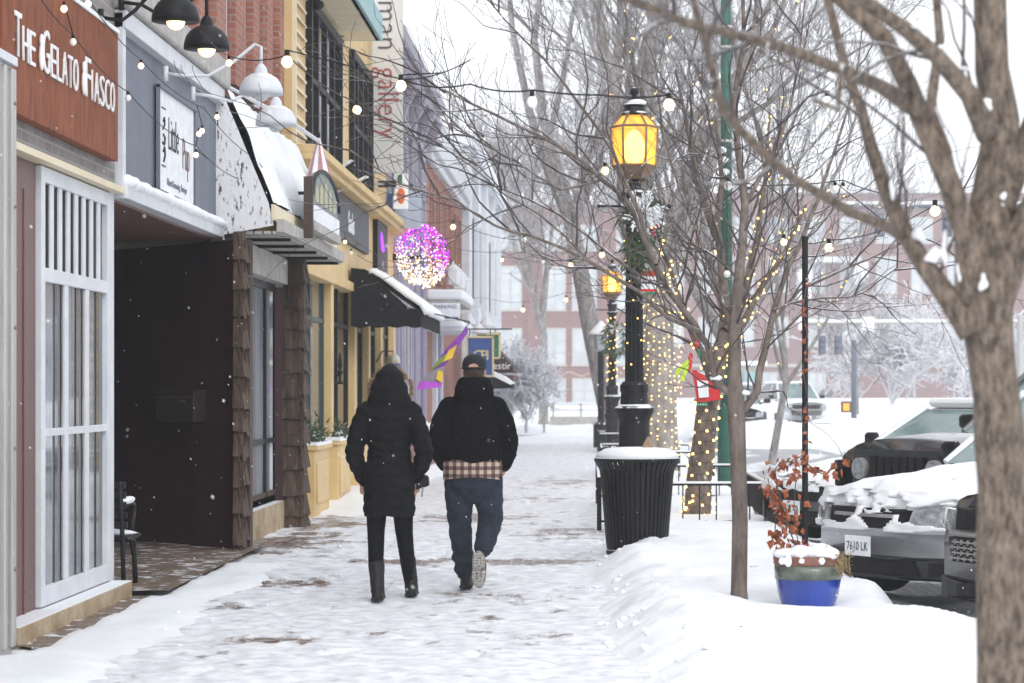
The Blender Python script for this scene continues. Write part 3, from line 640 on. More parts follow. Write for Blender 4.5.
# gallery blade sign
s_ = thing('gallery_sign', 'tall white vertical sign reading man gallery', 'sign', (-3.2, 38.2, 5))
MB().box(-3.45,-2.96,38.2,38.3,4.95,9.2).build('panel', mat('cream_banner',(.56,.54,.50),.6,(.62,.60,.56),ns=2), s_, bevel=.01)
text('man', .50, (-3.20, 38.19, 7.28), 'y', mat('ink',(.05,.05,.06),.5), s_, depth=.004, rot=R(-90), spacing=1.05, sx=.92, offset=-.006)
text('gallery', .50, (-3.20, 38.19, 6.05), 'y', mat('ink_red',(.30,.035,.03),.5), s_, depth=.004, rot=R(-90), spacing=1.0, sx=.88, offset=-.006)
for (px,py,Y) in ((460/3.1+340-50,0,38),): pass
for (p0,p1,lab) in (((338,171,36.5),(374,170,39),'upper horizontal bracket lamp below the gallery sign'),((352,184,37),(384,184,40),'lower horizontal bracket lamp below the gallery sign')):
    A, B_ = pt(*p0), pt(*p1); t = thing('bracket_lamp', lab, 'lamp', A)
    MB().tube([A,B_],.02,6).build('arm', M['ledge'], t); MB().box(B_.x-.12,B_.x+.2,B_.y-.05,B_.y+.1,B_.z-.05,B_.z+.05).build('lamp_head', M['blackmetal'], t)
p = pt(401,190,41)
s_ = thing('hanging_sign', 'small colourful sign with an orange figure on white', 'sign', (p.x,p.y,p.z-.3))
MB().box(p.x-.14,p.x+.12,p.y,p.y+.05,p.z-.32,p.z+.28).build('panel', M['signwhite'], s_, bevel=.01)
MB().box(p.x-.15,p.x-.12,p.y-.01,p.y-.002,p.z-.1,p.z+.3).box(p.x-.05,p.x+.02,p.y-.01,p.y-.002,p.z+.1,p.z+.26).build('blue_bars', M['greensign'], s_)
MB().ball((p.x,p.y-.004,p.z-.1),.07,.008,.14).build('figure', M['orange'], s_)
s_ = thing('small_sign', 'small blue edged pale board beside the gallery front', 'sign', pt(395,212,41.5))
q = pt(395,208,41.5); MB().box(q.x-.1,q.x+.45,q.y,q.y+.05,q.z-.35,q.z+.3).build('panel', mat('pale_blue',(.35,.4,.5),.6), s_); MB().box(q.x-.12,q.x,q.y-.02,q.y-.004,q.z-.3,q.z+.25).build('blue_edge', M['bluesign'], s_)
# --- grey violet building ---
b = thing('shop_building', 'grey and violet timber building with heavy bracketed cornice', 'building', (-6, 46, 0))
MB().box(-9,-3.55,43,51.5,0,7.1).box(-9,-3.5,41.5,43,4.4,7.4).build('wall', M['greypaint'], b)
bt = MB(); bt2 = MB(); rnd = random.Random(4)
y = 41.6
while y < 51.4:
    wdt = rnd.uniform(.18,.4); z0_ = 4.5 if y < 43 else .2
    (bt if rnd.random() < .7 else bt2).box(-3.55,-3.46-rnd.uniform(0,.03),y,y+wdt*.6,z0_,7.0); y += wdt+.1
bt.build('vertical_boards', M['greypaint'], b); bt2.build('violet_boards', M['purple'], b)
MB().box(-3.7,-3.08,40.2,51.6,7.35,7.6).box(-3.7,-3.2,40.3,51.5,7.15,7.35).box(-3.7,-3.35,40.4,51.4,6.3,6.45).build('cornice', M['greypaint'], b, bevel=.02)
for y in (41.6,44.0,46.4,48.8,51.0):
    MB().prism([(-3.5,y,6.4),(-3.38,y,6.45),(-3.3,y,6.7),(-3.15,y,7.0),(-3.12,y,7.15),(-3.5,y,7.15)],(0,.22,0)).build('bracket', M['greypaint'], b, bevel=.015)
for y in (43.8,46.4,49.0):
    f = MB().box(-3.5,-3.40,y,y+.1,4.6,6.2).box(-3.5,-3.4,y+1.1,y+1.2,4.6,6.2).box(-3.5,-3.4,y,y+1.2,6.2,6.3).box(-3.5,-3.4,y,y+1.2,5.4,5.46).build('window', M['greypaint'], b)
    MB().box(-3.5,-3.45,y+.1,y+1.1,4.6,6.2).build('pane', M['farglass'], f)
# --- red brick building ---
b = thing('brick_building', 'red brick building with a snowy white cornice beyond the violet one', 'building', (-6, 59, 0))
MB().box(-9,-3.5,51.6,66,0,6.6).build('wall', M['redbrick'], b)
MB().box(-9,-3.25,51.4,66.2,6.6,7.3).box(-9,-3.35,51.5,66.1,6.4,6.6).build('cornice', M['white'], b, bevel=.03)
MB().box(-9,-3.2,51.4,66.2,7.3,7.42).build('snow_cap', M['snow'], b)
for k in range(6):
    y = 52.8+k*2.2
    f = MB().box(-3.52,-3.46,y,y+.1,4.0,6.0).box(-3.52,-3.46,y+.9,y+1,4.0,6.0).box(-3.52,-3.46,y,y+1,6,6.1).box(-3.52,-3.4,y-.05,y+1.05,3.9,4).build('window', M['redbrick'], b)
    MB().box(-3.5,-3.48,y+.1,y+.9,4,6).build('pane', M['darkglass'], f)
MB().box(-3.55,-3.40,53.6,54.1,0,2.9).box(-3.55,-3.4,55.6,56.0,0,2.9).build('white_posts', M['white'], b)
MB().box(-3.52,-3.46,54.1,55.6,.1,2.8).build('doorway', M['bluesign'], b)
c_ = thing('canopy', 'flat snow topped canopy boards above the white notice', 'canopy', (-3.1,52.3,2.9))
MB().box(-3.5,-2.75,51.7,56,3.36,3.44).build('upper_board', M['ledge'], c_); MB().box(-3.5,-2.7,51.65,56,3.44,3.66).build('snow_cap', M['snow'], c_, bevel=.06)
MB().box(-3.5,-2.75,51.6,56,2.78,2.86).build('lower_board', M['white'], c_); MB().box(-3.5,-2.7,51.5,56,2.86,2.98).build('lower_snow', M['snow'], c_, bevel=.04)
p0, p1 = pt(431,320,51.2), pt(460,303,51.2)
s_ = thing('parking_sign', 'white notice board reading PARKING between the canopy boards', 'sign', (p0.x,51.2,p0.z))
MB().box(p0.x,p1.x,51.2,51.25,p0.z,p1.z).build('panel', M['signwhite'], s_); text('PARKING', .115, ((p0.x+p1.x)/2,51.19,p1.z-.08), 'y', M['slate'], s_, depth=.002)
MB().box(p0.x+.03,p1.x-.03,51.19,51.198,p0.z+.03,p0.z+.06).build('text_line', M['bluesign'], s_)
text('in rear', .09, ((p0.x+p1.x)/2,51.19,p0.z+.12), 'y', M['slate'], s_, depth=.002) if False else None
# hanging lanterns on brick wall
for k,(px,py,lab) in enumerate(((453,276,'first'),(458,281,'second'),(463,286,'third'))):
    p = pt(px,py,54.5+k*1.6); t = thing('wall_lantern', 'white wall lantern on the brick front, %s of the three from the left'%lab, 'lantern', p, 'white lanterns on the brick front')
    MB().lathe([(.05,-.2),(.16,-.18),(.2,.12),(.21,.13),(.03,.28),(.02,.34)], p, 6).build('lantern_body', M['white'], t)
    MB().tube([p+V(0,0,.3),p+V(-.1,0,.42),V(-3.5,p.y,p.z+.3)],.02,6).build('bracket', M['black'], t)
# --- white building ---
b = thing('shop_building', 'tall white building beyond the red brick one', 'building', (-6, 80, 0))
MB().box(-9,-3.5,66.4,92,0,8.2).build('wall', M['white'], b)
MB().box(-9,-3.2,66.3,92.2,8.2,8.5).box(-9,-3.35,66.3,92.2,3.4,3.6).build('cornice', M['white'], b); MB().box(-9,-3.15,66.2,92.3,8.5,8.66).build('snow_cap', M['snow'], b)
for k in range(6):
    y = 68+k*4
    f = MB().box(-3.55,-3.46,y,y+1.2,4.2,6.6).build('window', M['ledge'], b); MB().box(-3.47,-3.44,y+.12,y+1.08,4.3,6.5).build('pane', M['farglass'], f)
pr = MB()
for y in (66.5,72,78,84,90): pr.box(-3.55,-3.32,y,y+.6,0,8.2)
pr.build('pilasters', M['white'], b)
# white gooseneck lamps farther
for k,(px,py,Y,lab) in enumerate(((478,330,57,'nearer white gooseneck lamp before the white building'),(486,324,60,'farther white gooseneck lamp before the white building'))):
    p = pt(px,py,Y); t = thing('gooseneck_lamp', lab, 'lamp', p, 'white gooseneck lamps far along the shops')
    MB().lathe([(.24,-.08),(.22,-.02),(.1,.1),(.04,.16)], p, 12).build('lamp_shade', M['white'], t, smooth=True)
    MB().tube([(-3.45,Y,p.z-.1),(-3.2,Y,p.z+.35),(p.x-.15,Y,p.z+.45),(p.x,Y,p.z+.15)],.025,6).build('arm', M['white'], t)
# perpendicular signs
p0, p1 = pt(467,376,53), pt(493,337,53)
s_ = thing('blade_sign', 'blue blade sign with a large cream monogram on a long bracket', 'sign', (p0.x,53,p0.z))
MB().box(p0.x,p1.x,53,53.06,p0.z,p1.z).build('panel', M['bluesign'], s_, bevel=.01)
e = .03; MB().box(p0.x-.02,p1.x+.02,52.985,52.995,p1.z-.02,p1.z+.02).box(p0.x-.02,p1.x+.02,52.985,52.995,p0.z-.02,p0.z+.02).box(p0.x-.02,p0.x+.02,52.985,52.995,p0.z,p1.z).box(p1.x-.02,p1.x+.02,52.985,52.995,p0.z,p1.z).build('border', M['gold'], s_)
text('CPI', .30, ((p0.x+p1.x)/2+.02,52.99,(p0.z+p1.z)/2+.02), 'y', M['gold'], s_, depth=.003, spacing=.75, offset=.003)
text('LAWYERS', .085, ((p0.x+p1.x)/2,52.99,p1.z-.1), 'y', M['gold'], s_, depth=.003) if False else None
MB().tube([(-3.5,53.03,pt(450,329,53).z),(pt(512,328,53).x,53.03,pt(450,329,53).z)],.018,6).box(p0.x+.05,p0.x+.07,53.02,53.04,p1.z,pt(450,329,53).z).box(p1.x-.07,p1.x-.05,53.02,53.04,p1.z,pt(450,329,53).z).build('bracket', M['blackmetal'], s_)
p0, p1 = pt(477,358,57), pt(500,334,57)
s_ = thing('blade_sign', 'green blade sign half hidden behind the blue one', 'sign', (p0.x,57,p0.z))
MB().box(p0.x,p1.x,57,57.06,p0.z,p1.z).build('panel', M['greensign'], s_); MB().box(p0.x-.02,p1.x+.02,56.98,56.99,p1.z-.02,p1.z+.04).box(p1.x-.03,p1.x+.02,56.98,56.99,p0.z,p1.z).box(p0.x,p1.x,56.98,56.99,p0.z-.02,p0.z+.02).build('border', M['gold'], s_)
MB().tube([(-3.5,57.03,p1.z+.12),(p1.x,57.03,p1.z+.12)],.015,6).box(p0.x+.1,p0.x+.12,57.02,57.04,p1.z,p1.z+.12).box(p1.x-.12,p1.x-.1,57.02,57.04,p1.z,p1.z+.12).build('bracket', M['black'], s_)
a_ = thing('awning', 'small dark awning with white script lettering, far down the shops', 'awning', (-2.6,62,1.8))
def Q(px,py,Y): return pt(px,py,Y)
MB().prism([Q(478,346,62),Q(494,346,62),Q(513,366,62),Q(513,372,62),Q(478,372,62)],(0,4,0)).build('cover', mat('dark_red_cloth',(.03,.012,.014),.7), a_)
text('estir', .26, (Q(502,366,62).x,61.98,Q(502,366,62).z), 'y', M['signwhite'], a_, depth=.002)
MB().prism([Q(488,375,62),Q(513,375,62),Q(513,381,62),Q(488,381,62)],(0,3.5,0)).build('brown_band', mat('brown_band',(.09,.035,.035),.7), a_)
a_ = thing('awning', 'low dark awning with a rounded load of snow below the script awning', 'awning', (-2.6,58,1.4))
MB().prism([Q(470,376,58),Q(493,374,58),Q(512,384,58),Q(512,388,58),Q(470,390,58)],(0,2,0)).build('cover', M['awning'], a_)
MB().prism([Q(470,373,57.95),Q(490,370.5,57.95),Q(503,376,57.95),Q(512.5,383,57.95),Q(511,385,57.95),Q(495,377,57.95),Q(470,377,57.95)],(0,2.1,0)).build('snow_cap', M['snow'], a_)
# ================= TREES =================
def perp(d, rnd):
    a = Vector((rnd.gauss(0,1), rnd.gauss(0,1), rnd.gauss(0,1))); a -= d*a.dot(d); return a.normalized()
def grow(mb, tw, p, d, L, r, depth, rnd, nseg=5, up=.12, wob=.16, kids=3, sp=42, ratio=.66, minr=.004, twn=3):
    path = [p.copy()]; rad = [r]; d = d.normalized()
    for i in range(nseg):
        d = (d+perp(d,rnd)*rnd.uniform(0,wob*2)+Vector((0,0,up*rnd.uniform(.2,1)))).normalized()
        p = p+d*(L/nseg); path.append(p.copy()); rad.append(max(minr, r*(1-.55*(i+1)/nseg)))
    tgt = mb if r > .018 else tw
    tgt.tube(path, rad, 7 if r > .06 else (5 if r > .018 else twn), cap=False)
    if depth <= 0: return
    for k in range(kids+(1 if rnd.random() < .5 else 0)):
        t = rnd.uniform(.3, 1) if k else 1.0
        f = t*nseg; i = min(int(f), nseg-1); q = path[i].lerp(path[i+1], f-i)
        dd = (path[i+1]-path[i]).normalized(); ang = R(rnd.uniform(.5,1.2)*sp) if k else R(rnd.uniform(.1,.5)*sp)
        nd = (dd*math.cos(ang)+perp(dd,rnd)*math.sin(ang)).normalized()
        r2 = max(minr, rad[i]*(rnd.uniform(.45,.7) if k else .8)); grow(mb, tw, q, nd, L*ratio*rnd.uniform(.75,1.2), r2, depth-1, rnd, nseg, up, wob, kids, sp, ratio, minr, twn)
def bg_tree(label, base, H, r, lean, seed, kids=3, depth=5, sp=42, ratio=.68, name='bare_tree', trunk_h=.28, mtr='bark', mtw='twig', group=None, minr=.007, up=.12, nl=4, root=None):
    t = root or thing(name, label, 'tree', base, group); rnd = random.Random(seed)
    mb = MB(); tw = MB(); p = Vector(base); top = p+Vector((lean[0], lean[1], H*trunk_h))
    mb.tube([p, p.lerp(top,.04), p.lerp(top,.5)+V(rnd.uniform(-.05,.05),0,0), top], [r*1.35, r*1.08, r, r*.85], 12, cap=False)
    trunk = mb.build('trunk', M[mtr], t, smooth=True); mb = MB()
    for k in range(nl):
        a = 2*math.pi*(k+.3*rnd.random())/nl+seed; tl = .5 if k else .12
        d = Vector((math.cos(a)*tl, math.sin(a)*tl, 1)).normalized()
        grow(mb, tw, top-d*.05, d, H*.36*rnd.uniform(.85,1.15), r*(.62 if k else .75), depth, rnd, 6, up, .14, kids, sp, ratio, minr)
    if mb.v: mb.build('limbs', M[mtr], t, smooth=True)
    tw.build('crown', M[mtw], t, smooth=True)
    return t
def fairy_wrap(par, pts, rads, n, turns, r=.012, seed=1, m='fairy', wires=True):
    rnd = random.Random(seed); g = MB(); wv = []
    pts = [Vector(p) for p in pts]; ln = [0]
    for a, b_ in zip(pts, pts[1:]): ln.append(ln[-1]+(b_-a).length)
    for i in range(n):
        s_ = (i+rnd.uniform(-.3,.3))/n*ln[-1]; s_ = max(0, min(ln[-1]-1e-4, s_)); k = 0
        while k < len(ln)-2 and ln[k+1] < s_: k += 1
        f = (s_-ln[k])/(ln[k+1]-ln[k]); c = pts[k].lerp(pts[k+1], f); rr = rads[k]*(1-f)+rads[k+1]*f
        a = 2*math.pi*turns*i/n; q = c+Vector((math.cos(a),math.sin(a),0))*(rr+r*.7); g.ball(q, r, n=6, m=4); wv.append(q)
    o = g.build('fairy_lights', M[m], par, smooth=True)
    if n > 100: o['kind'] = 'stuff'
    if wires: MB().tube(wv, .004, 3, cap=False).build('wire', M['black'], par)
    return o
# big light-wrapped trunk behind the first railing
bx, by = 1.21, 41.0
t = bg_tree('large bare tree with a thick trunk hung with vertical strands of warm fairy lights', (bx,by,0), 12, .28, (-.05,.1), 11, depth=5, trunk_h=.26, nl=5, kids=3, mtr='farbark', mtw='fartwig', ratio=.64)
g = MB(); rnd = random.Random(5)
for k in range(10):
    a = R(188+k*18)
    for i in range(26):
        z = .25+i*.125+rnd.uniform(-.04,.04)+(k%2)*.06; rr = .335-.01*z+rnd.uniform(0,.03); z += rnd.uniform(-.05,.05); aa = a+.06*math.sin(z*2+k)
        g.ball((bx+rr*math.cos(aa), by+rr*math.sin(aa), z), .011, n=6, m=4)
g.build('fairy_lights', M['fairy'], t, smooth=True)['kind'] = 'stuff'
g = MB(); rnd = random.Random(8)
for c in list(t.children):
    if c.name.startswith('limbs'):
        vs = [v.co for v in c.data.vertices if v.co.z < 8.5]
        for i in range(170):
            v = rnd.choice(vs); g.ball(v+V(bx,by,0), .013, n=6, m=4)
g.build('fairy_lights', M['fairy'], t, smooth=True)['kind'] = 'stuff'
# trees of the background
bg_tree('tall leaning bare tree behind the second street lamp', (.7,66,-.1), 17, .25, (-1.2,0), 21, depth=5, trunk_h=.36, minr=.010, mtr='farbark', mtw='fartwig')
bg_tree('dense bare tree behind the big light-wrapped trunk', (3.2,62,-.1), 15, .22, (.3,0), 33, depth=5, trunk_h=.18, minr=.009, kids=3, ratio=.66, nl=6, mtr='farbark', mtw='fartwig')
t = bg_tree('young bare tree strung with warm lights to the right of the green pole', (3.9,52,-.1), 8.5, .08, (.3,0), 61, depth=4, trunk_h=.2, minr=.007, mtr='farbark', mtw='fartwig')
g = MB(); rnd = random.Random(9)
for c in list(t.children):
    if c.name.startswith(('limbs','crown')):
        vs = [v.co for v in c.data.vertices]
        for i in range(60):
            v = rnd.choice(vs); g.ball(v+V(3.9,52,-.1), .014, n=6, m=4)
g.build('fairy_lights', M['fairy'], t, smooth=True)['kind'] = 'stuff'
# leaning wrapped tree inside the railing
wt = thing('bare_tree', 'leaning tree wrapped in dark wire and warm lights inside the railing', 'tree', (1.2,27.6,0))
P1 = [pt(697,524,27.6),pt(699,480,27.6),pt(704,440,27.6),pt(708,400,27.6),pt(716,372,27.6),pt(722,345,27.6),pt(726,310,27.8),pt(722,270,28),pt(717,225,28.2),pt(722,180,28.4),pt(716,120,28.6)]
R1 = [.165,.145,.13,.125,.105,.075,.06,.05,.04,.03,.02]
MB().tube(P1,R1,12,cap=False).build('trunk', M['bark'], wt, smooth=True)
lm = MB(); tw = MB(); rnd = random.Random(17)
LB = [[pt(714,380,27.6),pt(700,350,27.6),pt(689,325,27.5),pt(680,300,27.4),pt(668,262,27.2),pt(650,215,27)],
      [pt(720,360,27.6),pt(742,325,27.6),pt(760,290,27.7),pt(786,250,27.8),pt(806,205,27.9)],
      [pt(724,330,27.6),pt(745,290,27.9),pt(757,240,28.2),pt(765,180,28.5),pt(770,110,28.8)],
      [pt(718,240,28),pt(700,190,28),pt(690,140,28),pt(676,70,28)]]
for L_ in LB:
    n_ = len(L_); lm.tube(L_, [.055-.042*i/(n_-1) for i in range(n_)], 8, cap=False)
for L_, rr in [(P1[5:], .05)]+[(l, .045) for l in LB]:
    for i in range(len(L_)-1):
        for k in range(2):
            q = L_[i].lerp(L_[i+1], rnd.random()); dd = (L_[i+1]-L_[i]).normalized(); nd = (dd+perp(dd,rnd)*1.0).normalized()
            grow(lm, tw, q, nd, rnd.uniform(.9,1.5), rnd.uniform(.010,.018), 3, rnd, 5, .10, .18, 2, 45, .62, .0035)
lm.build('limbs', M['bark'], wt, smooth=True); tw.build('crown', M['twig'], wt, smooth=True)
fairy_wrap(wt, P1[:6], [r+.01 for r in R1[:6]], 95, 17, r=.015)
g = MB()
for i in range(34):
    a = 2*math.pi*5*i/34+i*i; c = P1[0].lerp(P1[2], i/34*.3); g.ball(c+V(math.cos(a)*.19,math.sin(a)*.19,0), .015, n=6, m=4)
g.build('fairy_lights', M['fairy'], wt, smooth=True)
for L_ in LB[:3]: fairy_wrap(wt, L_, [.08-.055*i/(len(L_)-1) for i in range(len(L_))], 40, 7, r=.013, wires=False)
# slim street tree (in front of everything on the snow)
st_ = thing('bare_tree', 'slim young street tree standing in the snow beside the blue planter', 'tree', (1.03,16.6,.08))
Yt = 16.6
P2 = [pt(739,603,Yt),pt(739,590,Yt),pt(740,520,Yt),pt(738,450,Yt),pt(736,405,Yt),pt(734,370,Yt),pt(735,330,Yt),pt(737,290,Yt),pt(742,250,Yt+.2),pt(745,205,Yt+.4),pt(738,150,Yt+.6),pt(734,100,Yt+.8),pt(744,40,Yt+1),pt(742,-30,Yt+1.2)]
R2 = [.066,.056,.054,.055,.062,.048,.04,.036,.032,.028,.024,.02,.016,.012]
MB().tube(P2,R2,12,cap=False).build('trunk', M['bark'], st_, smooth=True)
lm = MB(); tw = MB(); rnd = random.Random(23)
LB = [([(742,412,16.6),(757,392,16.7),(765,350,16.8),(772,318,17),(782,285,17.2),(800,245,17.4),(818,200,17.7),(835,150,18),(852,95,18.3),(862,30,18.6)],.038),
      ([(733,396,16.6),(716,384,16.6),(708,345,16.5),(695,325,16.4),(668,290,16.3),(648,250,16.1),(630,205,15.9),(602,180,15.7),(565,150,15.5),(520,127,15.3),(470,103,15.1),(420,82,15)],.036),
      ([(700,332,16.4),(668,318,16.2),(640,292,16),(590,262,15.8),(529,235,15.6),(496,226,15.5),(455,200,15.4),(400,184,15.3),(350,150,15.2)],.022),
      ([(656,265,16.1),(640,215,16.3),(612,150,16.6),(580,105,16.9),(545,60,17.2),(505,20,17.5),(470,-20,17.8)],.022),
      ([(770,325,17),(800,290,17.1),(851,266,17.2),(881,253,17.3),(920,232,17.4),(957,212,17.5)],.016),
      ([(774,310,17),(806,300,17),(840,298,17),(865,292,17),(897,268,17)],.012),
      ([(735,345,16.6),(722,300,16.9),(700,240,17.3),(680,190,17.7),(662,130,18.1),(655,60,18.5)],.022),
      ([(745,205,17),(770,160,17.2),(790,110,17.5),(800,50,17.8),(806,-10,18)],.02),
      ([(668,290,16.3),(620,262,16.5),(560,215,16.8),(500,188,17.1),(462,150,17.4),(435,98,17.6)],.014),
      ([(602,180,15.7),(560,190,15.6),(515,160,15.5),(478,140,15.4),(442,120,15.3)],.012),
      ([(590,262,15.8),(540,215,15.6),(505,195,15.5),(470,165,15.4),(440,145,15.3)],.011)]
for L_, r0 in LB:
    r0 *= .78
    pts_ = [pt(*q) for q in L_]; n_ = len(pts_)
    rad = [max(.005, r0*(1-.8*i/(n_-1))) for i in range(n_)]
    # soften with midpoints
    pp, rr = [pts_[0]], [rad[0]]
    for i in range(n_-1):
        mid = pts_[i].lerp(pts_[i+1],.5)+V(rnd.uniform(-1,1),rnd.uniform(-1,1),rnd.uniform(-1,1))*.012; pp += [mid, pts_[i+1]]; rr += [(rad[i]+rad[i+1])/2, rad[i+1]]
    lm.tube(pp, rr, 8, cap=False)
    for i in range(n_-1):
        for k in range(2):
            q = pts_[i].lerp(pts_[i+1], rnd.random()); dd = (pts_[i+1]-pts_[i]).normalized(); nd = (dd+perp(dd,rnd)*.9+V(0,0,.15)).normalized()
            grow(lm, tw, q, nd, rnd.uniform(.3,.75), rnd.uniform(.005,.011), 2, rnd, 5, .06, .2, 2, 45, .6, .0022)
for i in range(6, len(P2)-1):
    for k in range(2):
        q = P2[i].lerp(P2[i+1], rnd.random()); dd = (P2[i+1]-P2[i]).normalized(); nd = (dd+perp(dd,rnd)).normalized(); grow(lm, tw, q, nd, rnd.uniform(.5,.9), .012, 2, rnd, 5, .1, .2, 3, 45, .6, .0025)
lm.build('limbs', M['bark'], st_, smooth=True); tw.build('crown', M['twig'], st_, smooth=True)
sb = MB()
for px,py,a,b_ in ((716,381,.045,.022),(745,396,.035,.02),(736,400,.02,.02)):
    sb.ball(pt(px,py-3,16.6 if px<760 else 17), a, .05, b_)
sb.build('snow_clumps', M['snow'], st_, smooth=True)
# near tree at the right edge
nt_ = thing('near_tree', 'large rough barked tree trunk in the right foreground with snow in its forks', 'tree', (1.22,7,-.2))
Yn = 7.0; rnd = random.Random(31)
P3 = [pt(1010,1000,Yn),pt(1005,683,Yn),pt(1003,560,Yn),pt(1001,470,Yn),pt(997,400,Yn),pt(989,340,Yn),pt(987,290,Yn),pt(988,240,Yn)]
R3 = [.095,.080,.076,.071,.068,.070,.072,.066]
def bumpy(path, rad, n=14, sub=6, amp=.05):
    pp, rr = [], []
    for i in range(len(path)-1):
        for k in range(sub):
            f = k/sub; pp.append(path[i].lerp(path[i+1],f)); r_ = rad[i]*(1-f)+rad[i+1]*f; rr.append(r_*(1+amp*nz(pp[-1].z*6, pp[-1].x*6, 1, 3)))
    pp.append(path[-1]); rr.append(rad[-1]); return MB().tube(pp, rr, n, cap=True)
def addb(dst, path, rad, **k):
    q = bumpy(path, rad, **k); dst.add(q.v, q.f)
tr = MB(); addb(tr, P3, R3, n=18, amp=.08)
LN = [([(984,262,7),(994,190,7.05),(1002,120,7.1),(992,70,7.1),(990,0,7.1),(986,-80,7.1)],[.078,.062,.052,.05,.048,.045]),
      ([(972,300,7),(968,240,6.95),(951,187,6.9),(926,130,6.9),(908,85,6.85),(884,37,6.8),(842,0,6.8),(790,-40,6.75)],[.052,.040,.034,.031,.029,.026,.022,.019]),
      ([(974,330,7),(950,300,7.0),(922,262,7.05),(899,222,7.1),(884,185,7.15),(872,150,7.2),(861,109,7.25),(844,64,7.3),(828,0,7.35),(820,-50,7.4)],[.05,.034,.029,.025,.023,.020,.017,.015,.013,.012]),
      ([(988,135,6.9),(970,95,6.8),(936,55,6.7),(900,25,6.6),(865,2,6.5),(840,-25,6.4)],[.035,.028,.024,.021,.019,.016]),
      ([(910,105,6.9),(880,86,6.7),(835,67,6.5),(790,50,6.3),(745,37,6.1),(689,24,5.9),(640,4,5.8),(600,-15,5.7)],[.028,.020,.016,.0145,.013,.012,.011,.010]),
      ([(903,236,7.1),(884,225,6.9),(850,212,6.7),(835,202,6.6),(795,180,6.4),(767,157,6.2),(740,130,6.1),(722,109,6.0),(712,70,5.9),(704,37,5.8),(690,-10,5.7)],[.02,.015,.014,.0135,.013,.012,.012,.011,.010,.009,.008]),
      ([(990,300,7),(1010,255,7),(1035,215,7),(1060,170,7)],[.07,.06,.055,.05]),
      ([(1000,210,7),(1020,160,7.1),(1045,90,7.2)],[.04,.035,.03]),
      ([(953,188,6.9),(946,150,6.95),(930,110,7),(940,40,7.2),(935,-20,7.3)],[.018,.017,.016,.014,.012]),
      ([(842,66,6.5),(838,110,6.4),(815,100,6.3)],[.008,.006,.005])]
for L_, r_ in LN: addb(tr, [pt(*q) for q in L_], r_, n=12, sub=4)
trunk = tr.build('trunk', M['barknear'], nt_, smooth=True)
lm, tw = MB(), MB()
for idx, cnt in ((2,5),(3,4),(4,6),(5,6),(1,3),(0,4)):
    L_ = [pt(*q) for q in LN[idx][0]]
    for i in range(cnt):
        j = rnd.randrange(1, len(L_)-1); q = L_[j].lerp(L_[j+1], rnd.random()); dd = (L_[j+1]-L_[j]).normalized(); nd = (dd+perp(dd,rnd)*.9).normalized()
        grow(lm, tw, q, nd, rnd.uniform(.25,.5), .006, 2, rnd, 5, .1, .2, 1, 45, .6, .002, twn=4)
if lm.v: lm.build('limbs', M['barknear'], nt_, smooth=True)
tw.build('twigs', M['twig'], nt_, smooth=True)
sb = MB(); r5 = random.Random(5)
for px,py,Y_,a,c in ((922,236,7.05,.016,.022),(930,258,7.02,.014,.018),(944,250,7.0,.010,.035),(958,262,6.97,.010,.030),(962,232,6.97,.008,.03),(982,106,6.98,.022,.012),(938,47,6.70,.035,.006),(958,69,6.77,.03,.006),(914,28,6.62,.035,.005),(892,190,7.08,.008,.03),(1002,205,7.0,.014,.03),(1018,232,7.0,.014,.02),(984,282,6.93,.010,.022)):
    for k in range(6):
        p = pt(px,py,Y_)+V(r5.gauss(0,a*.5),r5.gauss(0,.01),r5.gauss(0,c*.5)); sb.ball(p, a*r5.uniform(.5,.9), .02, c*r5.uniform(.5,.9), n=10, m=6)
sn_ = blob(sb, 'snow_clumps', M['snow'], None, .006, 4); sn_.data.transform(Matrix.Translation(-nt_.location)); sn_.parent = nt_

# snowy shrubs and white tree far away
def frosted(label, base, H, r, seed, minr=.012, name='snowy_tree', depth=4, kids=4, th=.12):
    return bg_tree(label, base, H, r, (0,0), seed, name=name, mtr='snowtwig', mtw='snowtwig', depth=depth, kids=kids, trunk_h=th, sp=62, ratio=.66, minr=minr, up=.02, nl=6)
frosted('broad snow-white tree before the brick mill at the right', (14.5,116,0), 7.2, .12, 71, minr=.028)
frosted('second lower snow-white tree behind the parked cars', (17.8,108,0), 5.5, .1, 72, minr=.025)
frosted('low snowy shrub left of the white barrier', (-2.2,84,0), 3.4, .06, 73, name='snowy_shrub', minr=.016)
frosted('low snowy shrub beside the far sign post', (-3.4,92,0), 3.6, .06, 74, name='snowy_shrub', minr=.016)
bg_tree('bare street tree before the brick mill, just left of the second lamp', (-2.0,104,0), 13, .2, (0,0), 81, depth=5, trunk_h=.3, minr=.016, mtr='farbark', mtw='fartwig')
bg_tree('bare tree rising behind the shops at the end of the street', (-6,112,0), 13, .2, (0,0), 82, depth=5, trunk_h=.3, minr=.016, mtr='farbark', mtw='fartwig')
bg_tree('small bare tree behind the signal mast', (11.5,104,0), 5.5, .08, (0,0), 83, depth=4, trunk_h=.3, minr=.014, mtr='farbark', mtw='fartwig')

